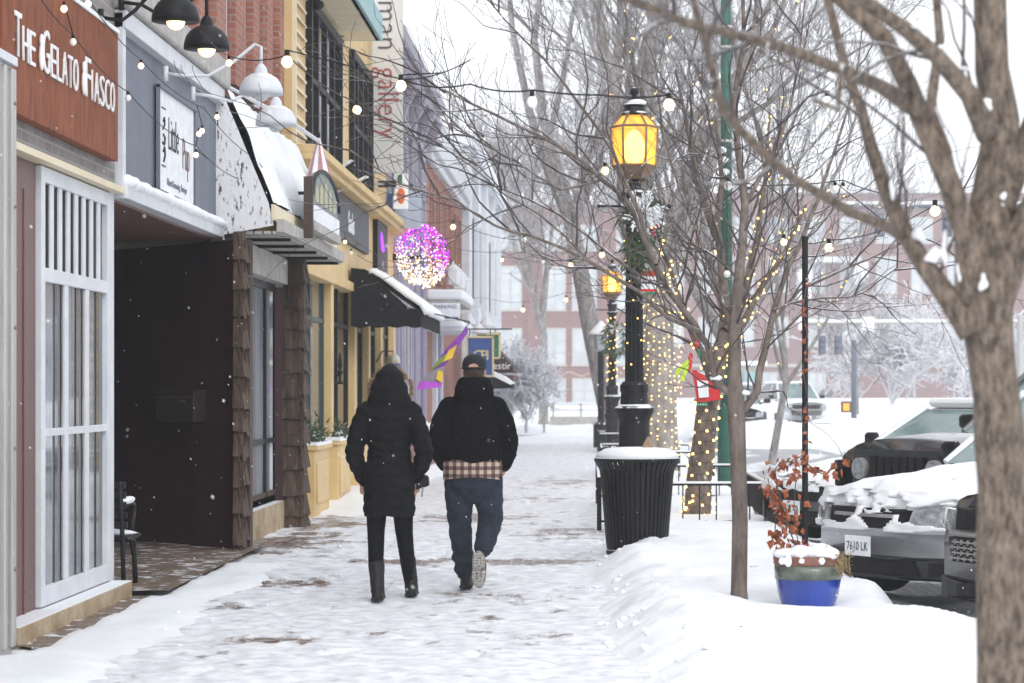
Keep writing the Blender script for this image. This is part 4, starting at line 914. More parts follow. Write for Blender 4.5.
# ================= FAR BUILDINGS =================
Yb = 330; sB = F/Yb
b = thing('mill_building', 'long red brick mill with rows of tall paned windows behind the crossing', 'building', (10,Yb+8,0))
def bx_(px): return (px-CX)/sB
def bz_(py): return EYE+(CY-py)/sB
zt = bz_(193)
MB().box(bx_(640),bx_(1120),Yb,Yb+30,-1,zt).build('wall', M['millbrick'], b)
MB().box(bx_(638),bx_(1122),Yb-.4,Yb+30.4,zt,zt+.5).build('parapet', M['white'], b)
MB().box(bx_(830),bx_(1000),Yb-.5,Yb,bz_(208),bz_(203)).box(bx_(640),bx_(1120),Yb-.2,Yb,bz_(367),bz_(364)).build('string_course', M['ledge'], b)
def paned(par, x0, x1, z0, z1, Y, nx=2, nz=3, fw=.16, m='ledge'):
    f = MB().box(x0,x1,Y-.10,Y+.02,z0,z0+fw).box(x0,x1,Y-.10,Y+.02,z1-fw,z1).box(x0,x0+fw,Y-.10,Y+.02,z0+fw,z1-fw).box(x1-fw,x1,Y-.10,Y+.02,z0+fw,z1-fw)
    for k in range(1,nx): xx = x0+(x1-x0)*k/nx; f.box(xx-fw/2,xx+fw/2,Y-.09,Y,z0+fw,z1-fw)
    for k in range(1,nz): zz = z0+(z1-z0)*k/nz; f.box(x0+fw,x1-fw,Y-.08,Y,zz-fw/3,zz+fw/3)
    f.box(x0-.1,x1+.1,Y-.2,Y,z0-.14,z0)
    w_ = f.build('window', M[m], par); MB().box(x0+fw,x1-fw,Y-.03,Y-.01,z0+fw,z1-fw).build('pane', M['farglass'], w_)
for (a,c) in ((876,897),(911,933),(947,968),(983,1004),(840,862),(803,825),(768,789),(733,754),(698,720),(663,684)):
    for (t_,u) in ((217,243),(256,293),(317,346)):
        paned(b, bx_(a), bx_(c), bz_(u), bz_(t_), Yb)
for (a,c) in ((752,778),(700,726),(800,826)): paned(b, bx_(a), bx_(c), bz_(416), bz_(372), Yb, 3, 3)
MB().prism([(bx_(826)+1.1*math.cos(R(a_))+.0,Yb-.05,bz_(398)+1.3*math.sin(R(a_))) for a_ in range(0,181,20)]+[(bx_(826)-1.1,Yb-.05,-.1),(bx_(826)+1.1,Yb-.05,-.1)],(0,.1,0)).build('arched_doorway', M['darkglass'], b)
sn = MB().box(bx_(808),bx_(858),Yb-3,Yb,bz_(263),bz_(258)); sn.build('roof_ledge', M['white'], b); MB().box(bx_(852),bx_(866),Yb-2.9,Yb,bz_(285),bz_(263)).box(bx_(796),bx_(810),Yb-2.9,Yb,bz_(300),bz_(270)).build('air_vents', M['white'], b)
Yb = 265; sB = F/Yb
b = thing('mill_building', 'pale red brick block with large grid windows left of the street lamps', 'building', (-4,Yb+8,0))
zt = bz_(205)
MB().box(bx_(440),bx_(660),Yb,Yb+20,-1,zt).build('wall', M['millbrick'], b)
MB().box(bx_(438),bx_(662),Yb-.3,Yb+20,zt,zt+.4).build('parapet', M['white'], b)
for (a,c) in ((452,470),(499,522),(543,566),(572,597),(616,640)):
    for (t_,u) in ((225,250),(266,310),(328,365),(378,417)):
        paned(b, bx_(a), bx_(c), bz_(u), bz_(t_), Yb, 2, 3)
pr = MB()
for a in (486,531,606): pr.box(bx_(a)-.35,bx_(a)+.35,Yb-.3,Yb,0,zt)
pr.build('brick_piers', M['millbrick'], b)
g = MB()
for i in range(24): g.ball((bx_(552+i*3), Yb-1.2, bz_(374+2*math.sin(i*.8))), .05, n=6, m=4)
g.build('light_strand', M['bulb'], b)

# ================= STREET FURNITURE =================
def lamp_post(label, x, y, top=4.70):
    t = thing('street_lamp', label, 'street lamp', (x,y,0), 'black lantern street lamps along the pavement')
    MB().lathe([(.26,0),(.26,.12),(.235,.14),(.21,.22),(.17,.30),(.165,.80),(.185,.84),(.19,.90),(.165,.93),(.16,1.20),(.175,1.24),(.205,1.30),(.21,1.34),(.15,1.38),(.14,1.50),(.15,1.52),(.15,1.58),(.115,1.62)], (x,y,0), 16).build('base', M['blackmetal'], t)
    f = MB(); n = 48; vs = []
    prof = [1.6+.0, 2.2, 2.8, 3.35]
    for z in prof:
        for k in range(n):
            a = 2*math.pi*k/n; rr = (.098-.012*(z-1.6)/1.75)*(1 if k%4 < 2 else .88); vs.append((x+rr*math.cos(a), y+rr*math.sin(a), z))
    f.add(vs, [(i*n+k,i*n+(k+1)%n,(i+1)*n+(k+1)%n,(i+1)*n+k) for i in range(3) for k in range(n)])
    f.build('fluted_pole', M['black'], t)
    MB().lathe([(.10,3.33),(.13,3.36),(.13,3.40),(.095,3.42),(.095,3.52),(.12,3.55),(.12,3.60),(.07,3.63),(.075,3.70),(.13,3.74)], (x,y,0), 16).build('collar', M['blackmetal'], t)
    MB().tube([(x-.36,y,3.46),(x+.36,y,3.46)], .014, 6).ball((x-.37,y,3.46), .022).ball((x+.37,y,3.46), .022).build('crossbar', M['black'], t)
    hexp = 0.0
    lan = MB().lathe([(.09,3.70),(.17,3.80),(.235,3.88)], (x,y,0), 6, ph=hexp).build('lantern_cup', M['copper'], t)
    gl = MB().lathe([(.222,3.89),(.242,4.29),(.13,4.41)], (x,y,0), 6, ph=hexp).build('lantern_glass', M['lanternglass'], t)
    core = MB().lathe([(.05,3.92),(.10,3.96),(.11,4.12),(.07,4.22),(.02,4.26)], (x,y,0), 12).build('glow', M['lanterncore'], gl)
    fr = MB()
    for k in range(6):
        a = hexp+k*math.pi/3; ca, sa = math.cos(a), math.sin(a)
        fr.tube([(x+.226*ca,y+.226*sa,3.87),(x+.246*ca,y+.246*sa,4.29),(x+.13*ca,y+.13*sa,4.42)], .014, 5)
        b2 = a+math.pi/3; cb, sb_ = math.cos(b2), math.sin(b2)
        for (rr,z) in ((.226,3.88),(.248,4.29),(.135,4.42)): fr.tube([(x+rr*ca,y+rr*sa,z),(x+rr*cb,y+rr*sb_,z)], .014, 5)
    fr.build('lantern_frame', M['copper'], t)
    MB().lathe([(.14,4.41),(.145,4.43),(.12,4.45),(.11,4.50),(.13,4.52),(.07,4.55),(.04,4.58),(.025,4.62),(.045,4.64),(.05,4.67),(.03,4.70),(.005,4.71)], (x,y,0), 10).build('finial', M['blackmetal'], t)
    MB().ball((x+.03,y-.03,4.545), .10,.09,.035).ball((x,y,1.36),.18,.18,.035,n=16).ball((x+.02,y,.96),.15,.15,.03,n=16).build('snow_cap', M['snow'], t, smooth=True)
    return t
L1 = lamp_post('black lantern street lamp behind the litter bin, amber light, frosted spray on its pole', .465, 25.4)
L2 = lamp_post('farther black lantern street lamp with amber light and a small wreath', .54, 59)
fairy_wrap(L2, [(.54,59,1.65),(.54,59,3.3)], [.12,.11], 60, 9, r=.014, wires=False)
fairy_wrap(L1, [(.465,25.4,1.65),(.465,25.4,3.2)], [.105,.10], 30, 7, r=.008, wires=True)
def spray(parent, c, n, L, seed, m='snowtwig', green=True, k=1.0):
    K0 = k
    rnd = random.Random(seed); g = MB()
    for i in range(n):
        d = Vector((rnd.gauss(0,1), rnd.gauss(0,.5)-.5, rnd.gauss(0,1))).normalized(); p = c+d*.03
        e = c+d*L*rnd.uniform(.7,1.15); g.tube([p, p.lerp(e,.5)+V(0,0,.01), e], [.006*K0,.010*K0,.007*K0], 5)
        for k in range(3):
            q = p.lerp(e, .4+.2*k); dd = (d+perp(d,rnd)*.8).normalized(); g.tube([q, q+dd*L*.33], [.009*K0,.005*K0], 4)
    return g
g = spray(L1, pt(644,212,25.0), 36, .22, 3, k=1.55); w_ = g.build('frosted_spray', M['snow'], L1)
g = MB(); rnd = random.Random(12)
def greens(g, c, rx, rz, n, ln, rnd):
    for i in range(n):
        p = c+V(rnd.gauss(0,rx),rnd.gauss(0,rx*.6)-.03,rnd.gauss(0,rz)); d = V(rnd.gauss(0,.6),rnd.gauss(0,.5),-abs(rnd.gauss(.6,.4))).normalized()*ln; s2 = d.cross(V(0,1,.2)).normalized()*.014
        g.add([p-s2,p+s2,p+d],[(0,1,2)])
greens(g, pt(637,248,25.2), .07, .12, 220, .13, rnd); greens(g, pt(643,214,25.25), .09, .09, 260, .13, rnd); g.build('evergreen_sprig', M['evergreen'], w_)
MB().tube([pt(654,212,25.1),pt(655,225,25.1),pt(653,236,25.1)],[.02,.03,.014],6).build('red_ribbon', M['red'], w_)
g = MB(); 
for i in range(300):
    a = rnd.uniform(0,6.28); c = V(.62+.24*math.cos(a), 58.8, 2.75+.34*math.sin(a)); greens(g, c, .05,.05,1,.2,rnd)
g.build('wreath', M['evergreen'], L2); spray(L2, V(.62,58.7,3.0), 14, .2, 5).build('frost', M['snowtwig'], L2)
s_ = thing('pole_banner', 'small red, white and green banner on the nearer lamp pole', 'banner', pt(648,292,25.3))
p0, p1 = pt(641,294,25.25), pt(656,271,25.25); h = p1.z-p0.z
for (a,c,m_) in ((.78,1,'red'),(.22,.78,'signwhite'),(.10,.22,'red'),(0,.08,'greencloth')):
    MB().box(p0.x,p1.x,25.24,25.26,p0.z+h*a,p0.z+h*c).build('cloth_band', M[m_], s_)
MB().box(.53,p0.x+.01,25.24,25.27,p1.z-.01,p1.z+.01).build('bracket', M['black'], s_)
text('love', .05, ((p0.x+p1.x)/2,25.235,p0.z+h*.5), 'y', M['slate'], s_, depth=.001)
# ribboned banner on the leaning tree
q = pt(706,402,27.35); s_ = thing('tree_banner', 'red framed white banner with green hem tied to the wrapped leaning tree', 'banner', q)
def pv(px,py,Y=27.35): return pt(px,py,Y)
MB().prism([pv(694,371),pv(705,375),pv(706,380),pv(719,384),pv(721,400),pv(697,402)],(0,.015,0)).build('red_top', M['red'], s_)
MB().prism([pv(692,370,27.34),pv(697,370,27.34),pv(699,400,27.34),pv(709,399,27.34),pv(709,402,27.34),pv(697,402,27.34)],(0,.012,0)).build('red_edge', M['red'], s_)
MB().prism([pv(697,380,27.32),pv(708,381,27.32),pv(709,397,27.32),pv(699,398,27.32)],(0,.01,0)).build('white_field', M['signwhite'], s_)
MB().prism([pv(696,402),pv(708,401),pv(708,406),pv(697,406)],(0,.012,0)).build('green_hem', M['greencloth'], s_)
g = MB()
for k in range(4): g.box(pv(698+k*2.5,403).x-.006,pv(698+k*2.5,403).x+.006,27.33,27.34,pv(0,404.5).z-.006,pv(0,404.5).z+.006)
g.build('white_dots', M['signwhite'], s_)
rb = thing('ribbon', 'lime green and red ribbons fluttering left of the tree banner', 'ribbon', pv(690,360,27.3))
MB().prism([pv(688,359,27.3),pv(690,362,27.3),pv(680,372,27.25),pv(674,379,27.2),pv(676,370,27.2)],(0,.01,0)).prism([pv(687,362,27.28),pv(689,366,27.28),pv(684,382,27.22),pv(680,381,27.22),pv(684,368,27.25)],(0,.01,0)).build('lime_tails', M['lime'], rb)
MB().prism([pv(689,352,27.3),pv(693,354,27.3),pv(692,366,27.3),pv(689,374,27.3),pv(687,366,27.3)],(0,.01,0)).prism([pv(696,340,27.3),pv(700,343,27.3),pv(697,349,27.3),pv(694,345,27.3)],(0,.01,0)).build('red_tails', M['red'], rb)
MB().prism([pv(697,348,27.3),pv(701,352,27.3),pv(703,362,27.3),pv(699,358,27.3)],(0,.01,0)).build('green_tail', M['greencloth'], rb)
# third small lantern, snow capped
p = pt(601,340,63)
t = thing('small_lantern', 'smaller dark lantern post with a snow capped clear glass head', 'street lamp', (p.x,63,0))
MB().tube([(p.x,63,0),(p.x,63,2.55)], .085, 8).lathe([(.2,0),(.2,.6),(.1,.7)],(p.x,63,0),12).build('pole', M['blackmetal'], t)
MB().lathe([(.1,2.5),(.17,2.55),(.22,2.95)], (p.x,63,0), 6).build('lantern_glass', M['farglass'], t)
MB().lathe([(.34,2.94),(.3,3.0),(.1,3.22),(.03,3.3)], (p.x,63,0), 12).build('snow_cap', M['snow'], t, smooth=True)
# tall dark post between lamps with white board
# litter bin
cx_, cy_ = (637-CX)/108.5, 22.3
t = thing('litter_bin', 'black slatted litter bin with a snow covered lid and a scrap of paper', 'bin', (cx_,cy_,0))
g = MB(); n = 44
for k in range(n):
    a = 2*math.pi*k/n; b2 = .052; ring = []
    prof = [(.262,.05),(.275,.12),(.325,.74),(.335,.80),(.385,.885)]
    for side in (-1,1):
        for (r_, z) in prof: ring.append((cx_+r_*math.cos(a+side*b2), cy_+r_*math.sin(a+side*b2), z))
    m_ = len(prof); g.add(ring, [(i,i+1,m_+i+1,m_+i) for i in range(m_-1)])
o = g.build('slats', M['black'], t); s2 = o.modifiers.new('s','SOLIDIFY'); s2.thickness = .012
MB().lathe([(.24,.05),(.30,.8)], (cx_,cy_,0), 24).build('liner', M['black'], t)
MB().lathe([(.285,0),(.285,.06),(.27,.07)], (cx_,cy_,0), 32).build('foot_ring', M['blackmetal'], t)
MB().lathe([(.385,.875),(.395,.885),(.395,.905),(.37,.915),(.2,.92),(.19,.90)], (cx_,cy_,0), 36).build('rim', M['blackmetal'], t)
MB().lathe([(.385,.91),(.375,.945),(.30,.99),(.15,1.005),(.02,1.0)], (cx_,cy_,0), 28).build('snow_lid', M['snow'], t, smooth=True)
MB().prism([pt(640,456,22.2),pt(653,457,22.2),pt(652,446,22.2),pt(647,437,22.2),pt(642,447,22.2)],(.02,.08,0)).build('paper_scrap', mat('cardboard',(.30,.2,.13),.8), t)
# railings
def railing(label, x0, x1, y0, y1, h=.50):
    t = thing('tree_railing', label, 'railing', ((x0+x1)/2,(y0+y1)/2,0), 'low black railings round the tree pits')
    for (a,b2) in (((x0,y0),(x1,y0)),((x1,y0),(x1,y1)),((x1,y1),(x0,y1)),((x0,y1),(x0,y0))):
        A = V(*a,0); B_ = V(*b2,0); L = (B_-A).length; g = MB()
        for z in (.1,h): g.tube([A+V(0,0,z),B_+V(0,0,z)], .014, 6)
        k = 1; n = int(L/.17)
        for k in range(1,n):
            q = A.lerp(B_,k/n); g.tube([q+V(0,0,.1),q+V(0,0,h)], .008, 5)
        side = g.build('rail_side', M['blackmetal'], t)
        MB().box(min(A.x,B_.x)-.014,max(A.x,B_.x)+.014,min(A.y,B_.y)-.014,max(A.y,B_.y)+.014,h+.012,h+.035).build('snow_strip', M['snow'], side)
    for (a,b2) in ((x0,y0),(x1,y0),(x1,y1),(x0,y1)):
        MB().box(a-.025,a+.025,b2-.025,b2+.025,0,h+.08).build('corner_post', M['blackmetal'], t)
railing('low black railing round the leaning tree, just behind the litter bin', .10, 1.92, 26.3, 32.5, .5)
railing('low black railing round the big light-wrapped trunk, farther back', .20, 2.0, 39.3, 44.5, .5)
railing('low black railing at the foot of the farther street lamp', .2, 1.7, 57.5, 60.5, .45)
# green utility pole
gx_, gy_ = 2.03, 36.0
t = thing('utility_pole', 'tall green painted steel pole behind the leaning tree', 'pole', (gx_,gy_,-.05))
MB().lathe([(.135,-.05),(.125,1.2),(.125,1.25),(.10,1.30)], (gx_,gy_,0), 16).build('base_sleeve', M['greenpole'], t, smooth=False)
MB().tube([(gx_,gy_,1.2),(gx_,gy_,5),(gx_-.02,gy_,9.5)], [.095,.085,.07], 14).build('shaft', M['greenpole'], t, smooth=True)
g = MB()
for z in (1.0,1.45,5.2,5.6,6.6,6.9): g.lathe([(.10,z),(.104,z+.02),(.10,z+.04)], (gx_,gy_,0), 14)
g.build('steel_bands', M['steel'], t)
g = MB()
for px,py in ((724,160),(725,172),(722,150)):
    q = pt(px,py,35.85); g.ball(q,.07,.06,.05)
g.build('snow_clump', M['snow'], t, smooth=True)
# planter with vine and pole
pc = V(1.49,16.5,0); zb = .02
t = thing('planter', 'cobalt blue glazed planter with terracotta rim heaped with snow', 'planter', (pc.x,pc.y,zb))
MB().lathe([(.15,.02),(.17,.03),(.205,.14),(.222,.24),(.228,.30)], pc, 32).build('blue_pot', M['glaze'], t, smooth=True)
MB().lathe([(.2292,.252),(.232,.30),(.232,.352),(.2,.352)], pc, 32).build('green_glaze_band', M['greenglaze'], t, smooth=True)
MB().lathe([(.234,.35),(.24,.36),(.236,.372),(.242,.385),(.238,.397),(.242,.405),(.2,.41),(.19,.36)], pc, 32).build('rim', M['terra'], t, smooth=True)
sb = MB(); rnd = random.Random(3)
for i in range(26): sb.ball((pc.x+rnd.uniform(-.17,.17), pc.y+rnd.uniform(-.15,.15), .41+rnd.uniform(0,.03)), rnd.uniform(.06,.10), rnd.uniform(.06,.09), rnd.uniform(.02,.06))
for i,k in ((0,.03),(1,.05),(3,.025),(6,.03)): sb.ball((pc.x-.2+i*.045, pc.y-.232+.0*k, .385), .028,.016,k)
o = blob(sb, 'snow_heap', M['snow'], None, .012, 4); o.data.transform(Matrix.Translation(-t.location)); o.parent = t
g = MB()
for i in range(160):
    q = pc+V(.17+rnd.gauss(0,.05),rnd.gauss(-.1,.06),.37+rnd.gauss(0,.03)); d = V(rnd.uniform(0,1),rnd.gauss(0,.5),rnd.gauss(-.2,.5)).normalized()*rnd.uniform(.06,.13); s2 = d.cross(V(0,1,.3)).normalized()*.004
    g.add([q-s2,q+s2,q+d],[(0,1,2)])
g.build('dry_grass', M['grass'], t)
pp = thing('planter_pole', 'straight black pole standing in the blue planter', 'pole', (pc.x-.03,pc.y,.3))
xp = (805-CX)/146.5
MB().lathe([(.021,.3),(.021,2.56),(.018,2.57)], (xp,16.5,0), 12).build('shaft', M['black'], pp, smooth=False)
MB().lathe([(.024,2.56),(.024,2.585)], (xp,16.5,0), 10).build('cap', M['black'], pp)
vn = thing('climbing_vine', 'withered red brown vine climbing the black pole from the planter', 'plant', (pc.x-.1,16.5,.4))
stm = MB(); lv = MB(); rnd = random.Random(41)
def leaf(q, sz):
    d = V(rnd.gauss(0,.5),rnd.gauss(0,.5),-abs(rnd.gauss(.7,.4))).normalized(); s2 = perp(d,rnd)*sz*.42; c = s2.cross(d).normalized()*sz*.12
    lv.add([q, q+d*sz*.35+s2+c, q+d*sz, q+d*sz*.35-s2+c, q+d*sz*.5-c], [(0,1,4),(1,2,4),(2,3,4),(3,0,4)])
vines = [[(797,552),(790,530),(782,505),(777,485),(775,470),(780,462),(790,462),(803,455)],[(799,552),(793,540),(786,520),(780,500),(770,490),(768,478)],[(800,552),(795,525),(794,500),(796,480),(800,470)],[(790,552),(780,545),(775,530),(776,515),(773,500)],
         [(803,460),(808,440),(802,420),(808,400),(803,370),(808,340),(803,310),(807,280)],[(805,462),(815,470),(825,475),(833,468),(837,460)]]
dens = [50,34,30,34,36,18]
for vi,(v_,dn) in enumerate(zip(vines,dens)):
    P_ = [pt(a,c,16.42+rnd.uniform(-.05,.05)) for a,c in v_]; stm.tube(P_, .004, 4, cap=False)
    for i in range(dn):
        j = rnd.randrange(len(P_)-1); q = P_[j].lerp(P_[j+1],rnd.random()); spd = .035 if vi != 4 else .015
        leaf(q+V(rnd.gauss(0,spd),rnd.gauss(0,.03),rnd.gauss(0,.02)), rnd.uniform(.04,.075) if vi != 4 else rnd.uniform(.03,.05))
stm.build('stems', M['twig'], vn); lv.build('leaves', M['leaf'], vn)
# fallen leaves on the snow
g = MB()
for px,py,sz in ((588,600,.05),(589,625,.05),(578,606,.03),(756,572,.035),(752,571,.03),(742,634,.02),(592,632,.03)):
    q = pt(px,py,3748/(py-388)*.93); q.z = hg(q.x,q.y)+.012
    for k in range(3): d = V(rnd.gauss(0,1),rnd.gauss(0,1),.2).normalized()*sz; s2 = V(-d.y,d.x,.01)*.4; g.add([q-s2,q+s2,q+d],[(0,1,2)])
g.build('fallen_leaves', M['leaf'], None, label='a few brown fallen leaves scattered on the snow bank', cat='leaves', kind='stuff')
# far small sign post, barrier
q = pt(544,388,86); t = thing('sign_post', 'far white rectangular sign on a thin post left of the barrier', 'sign', (q.x,86,-.1))
MB().box(q.x-.04,q.x+.04,86,86.05,-.1,q.z+.3).build('post', M['ledge'], t); MB().box(q.x-.28,q.x+.28,85.95,85.98,q.z-.1,q.z+.32).build('board', M['signwhite'], t)
t = thing('barrier', 'low concrete barrier with snowy rails across the end of the pavement', 'barrier', (-1.0,96,0))
MB().box(-1.6,2.0,96,96.3,0,.42).build('base', M['ledge'], t)
for z in (.62,.85): MB().box(-1.6,2.0,96.1,96.18,z,z+.10).build('rail', M['white'], t)
for x in (-1.5,-.4,.7,1.9): MB().box(x,x+.08,96.05,96.2,.4,.95).build('post', M['ledge'], t)
# signal masts
def sig(par, x, y, z, lit=None):
    s2 = MB().box(x-.13,x+.13,y-.12,y+.12,z-.34,z+.34).build('signal_head', M['slate'], par)  # slate instead of black paints in the greying by snow and haze
    for k,zz in enumerate((.22,0,-.22)): MB().tube([(x,y-.12,z+zz),(x,y-.26,z+zz)], [.085,.10], 10).build('visor', M['slate'], s2)
t = thing('traffic_signal', 'snow topped signal mast arm with two signal heads before the mill', 'traffic signal', (9.3,88,0))
zA = pt(0,323,88).z; xL, xR = pt(795,0,88).x, pt(1020,0,88).x
MB().tube([(xL,88,zA),(xR,88,zA+.05)], .07, 8).build('mast_arm', M['steel'], t); MB().box(xL,xR,87.95,88.05,zA+.06,zA+.13).build('snow_strip', M['snow'], t)
xm = pt(853,0,88).x; MB().tube([(xR,88,-.1),(xR,88,zA+.3)], .12, 10).build('mast', M['steel'], t)
for px in (822,838): sig(t, pt(px,0,88).x, 88, zA-.80)
MB().box(pt(862,0,88).x,pt(874,0,88).x,87.9,87.92,pt(0,330,88).z,pt(0,317,88).z).box(pt(798,0,88).x,pt(807,0,88).x,87.9,87.92,pt(0,330,88).z,pt(0,317,88).z).build('street_plate', M['signwhite'], t)
t = thing('signal_post', 'dark signal post with an orange crossing light by the snow-white tree', 'traffic signal', (xm-.1,92,0))
xm = pt(854,0,92).x; MB().tube([(xm,92,-.1),(xm,92,pt(0,340,92).z)], .11, 10).build('post', M['slate'], t)
q = pt(846,407,92); MB().box(q.x-.18,q.x+.18,91.9,92.1,q.z-.2,q.z+.2).build('crossing_light', M['black'], t); MB().box(q.x-.12,q.x+.12,91.87,91.89,q.z-.14,q.z+.14).build('hand_signal', mat('orange_lamp',(.8,.2,.02),.5,emit=(1,.3,.05),es=1.2), t)
t = thing('traffic_signal', 'upper mast arm with dark signal boxes near the top right', 'traffic signal', (13,66,0))
zA = pt(0,206,66).z; xL = pt(838,0,66).x
MB().tube([(xL,66,zA-.02),(13.5,66,zA)], .06, 8).build('mast_arm', M['slate'], t); MB().box(xL,13.5,65.96,66.04,zA+.06,zA+.13).build('snow_strip', M['snow'], t)
MB().tube([(13.5,66,-.2),(13.5,66,zA+.3)], .13, 10).build('mast', M['slate'], t)
for px in (879,947): sig(t, pt(px,0,66).x, 66, zA-.5)
# dark pedestrian signal on pole (px 845-850)
# ---- light ball ----
c = pt(422,254,42.5); t = thing('light_ball', 'large hanging ball of tiny purple and white lights on a black arm', 'light decoration', c)
MB().tube([(-3.5,42.5,c.z-.06),(c.x,42.5,c.z-.06)], .03, 8).box(-3.5,-3.30,42.4,42.6,c.z-.12,c.z).build('arm', M['black'], t)
g = MB()
for k in range(6):
    a = math.pi*k/6; g.tube([(c.x+.44*math.cos(a)*math.sin(b2), c.y+.44*math.sin(a)*math.sin(b2), c.z+.44*math.cos(b2)) for b2 in [2*math.pi*j/20 for j in range(21)]], .006, 4)
g.build('wire_frame', M['black'], t)
gs = {'purple': MB(), 'magenta': MB(), 'white': MB(), 'gold': MB()}; rnd = random.Random(77)
for i in range(1500):
    d = Vector((rnd.gauss(0,1),rnd.gauss(0,1),rnd.gauss(0,1))).normalized(); q = c+Vector((d.x*.47,d.y*.47,d.z*.56+(-.04 if d.x>0 else .0)))*rnd.uniform(.82,1.03)
    top_ = d.z+.9*max(0,d.x)*.6+rnd.gauss(0,.22) > .08
    k = rnd.choice(['purple','purple','magenta','magenta','white']) if top_ else rnd.choice(['white','white','white','gold'])
    gs[k].ball(q, .0125, n=5, m=3)
for k,cc,es in (('purple',(.25,.01,.75),1.1),('magenta',(.80,.02,.55),1.0),('white',(.95,.9,.85),1.0),('gold',(1,.55,.15),.9)):
    gs[k].build('tiny_lights', mat('led_'+k,cc,.5,emit=cc,es=es), t)['kind'] = 'stuff'
# ornament above hooded figure
c = pt(393,361,39.6); t = thing('globe_ornament', 'small white blue and gold globe ornament on a wall hook behind the hood', 'ornament', c)
MB().ball(c, .12,.12,.12, n=16, m=10).build('globe', mat('globe_paint',(.55,.42,.12),.4,(.75,.78,.82),ns=9), t, smooth=True)
MB().lathe([(.10,-.13),(.12,-.07),(.118,-.04)], c, 16).build('blue_base', M['bluesign'], t); MB().tube([(-3.5,39.6,c.z-.02),(-3.4,39.6,c.z+.16),(c.x,39.6,c.z+.16),(c.x,39.6,c.z+.1)], .012, 6).build('hook', M['black'], t)
# pennant banner
t = thing('pennant_flag', 'purple green and gold festive bunting flag hanging from a slanting pole', 'flag', pt(440,360,36))
A, B_ = pt(468,326,36), pt(426,378,36)
MB().prism([pt(467,327,36),pt(468,332,36),pt(455,352,36),pt(440,372,36),pt(428,380,36),pt(432,370,36),pt(445,350,36)],(0,.02,0)).build('purple_band', M['purplecloth'], t)
MB().prism([pt(457,345,35.95),pt(452,358,35.95),pt(443,362,35.95),pt(449,350,35.95)],(0,.02,0)).build('yellow_patch', M['yellow'], t)
MB().prism([pt(447,353,35.93),pt(443,362,35.93),pt(432,370,35.93),pt(427,376,35.93),pt(438,360,35.93)],(0,.02,0)).build('green_band', mat('olive_cloth',(.16,.25,.05),.7), t)
MB().prism([pt(432,370,35.98),pt(444,366,35.98),pt(442,385,35.98),pt(416,390,35.98),pt(420,381,35.98)],(0,.02,0)).build('grey_field', mat('lilac_cloth',(.3,.27,.33),.7), t)
MB().prism([pt(420,381,35.94),pt(440,382,35.94),pt(442,387,35.94),pt(416,390,35.94)],(0,.02,0)).build('purple_hem', mat('violet_cloth',(.45,.08,.6),.6), t)
MB().prism([pt(438,370,35.92),pt(443,372,35.92),pt(442,383,35.92),pt(436,379,35.92)],(0,.02,0)).build('gold_patch', M['yellow'], t)
MB().tube([pt(470,322,36.05),pt(428,378,36.05)], .008, 5).tube([pt(470,322,36.05),V(-3.4,36.05,2.9)], .01, 5).build('pole', M['black'], t)
# planter box with snowy plants right of woman
t = thing('planter_box', 'reddish wooden planter box topped with snowy plants along the far shopfront', 'planter', (-3.0,42,0))
g = MB()
for i in range(26): g.box(-3.3,-2.98,40.8+i*.25,41.0+i*.25,0,.55)
g.build('wood_boards', mat('pinkish_wood',(.20,.11,.10),.8,(.32,.2,.19),ns=7), t)
sb = MB(); rnd = random.Random(55)
for i in range(70): sb.ball((-3.14+rnd.gauss(0,.09),40.9+rnd.random()*6.3,.6+rnd.random()*.3),.1,.14,.07,n=8,m=5)
sb.build('snowy_plants', M['snow'], t, smooth=True)
# ================= GOOSENECK LAMPS =================
def gooseneck(label, A, S, shade, m, lit, group, sr=.17):
    A, S = Vector(A), Vector(S); t = thing('gooseneck_lamp', label, 'lamp', A, group)
    mid = [A, A+V(.15,0,-.02), A.lerp(S,.45)+V(0,0,.02), A.lerp(S,.72)+V(0,0,.16), S+V(-.05,0,.32), S+V(.0,0,.30), S+V(0,0,.16)]
    MB().tube(mid, .014, 8).tube([A+V(0,0,.06),A+V(0,0,-.06)], .022, 8).build('arm', m, t, smooth=True)
    sh = MB().lathe([(sr,-.09),(sr*.985,-.05),(sr*.90,.0),(sr*.72,.045),(sr*.45,.075),(sr*.30,.085),(sr*.27,.12),(sr*.16,.15),(sr*.10,.16)], S, 24).build('lamp_shade', m, t, smooth=True)
    MB().ball(S+V(0,0,-.075), .07,.07,.075, n=16).build('bulb', M['bulb'] if lit else mat('lamp_lens',(.6,.62,.65),.2), t, smooth=True)
    return t
gooseneck('black gooseneck lamp with glowing bulb over the rust sign, left of the pair', (-3.46,17.1,4.17), (-2.93,17.1,4.23), 0, M['black'], True, 'black gooseneck lamps over the rust coloured sign')
gooseneck('black gooseneck lamp with a glowing bulb, right of the two black ones', (-3.46,17.85,4.4), (-2.83,17.85,4.14), 0, M['black'], True, 'black gooseneck lamps over the rust coloured sign')
gooseneck('white gooseneck lamp on the grey shop trim, nearer of the white pair', (-3.44,19.6,4.1), (-2.68,19.7,4.03), 0, M['white'], False, 'white gooseneck lamps over the pet shop banner', .18)
gooseneck('white gooseneck lamp on the grey shop trim, farther of the white pair', (-3.44,20.95,4.1), (-2.74,21.1,3.93), 0, M['white'], False, 'white gooseneck lamps over the pet shop banner', .18)
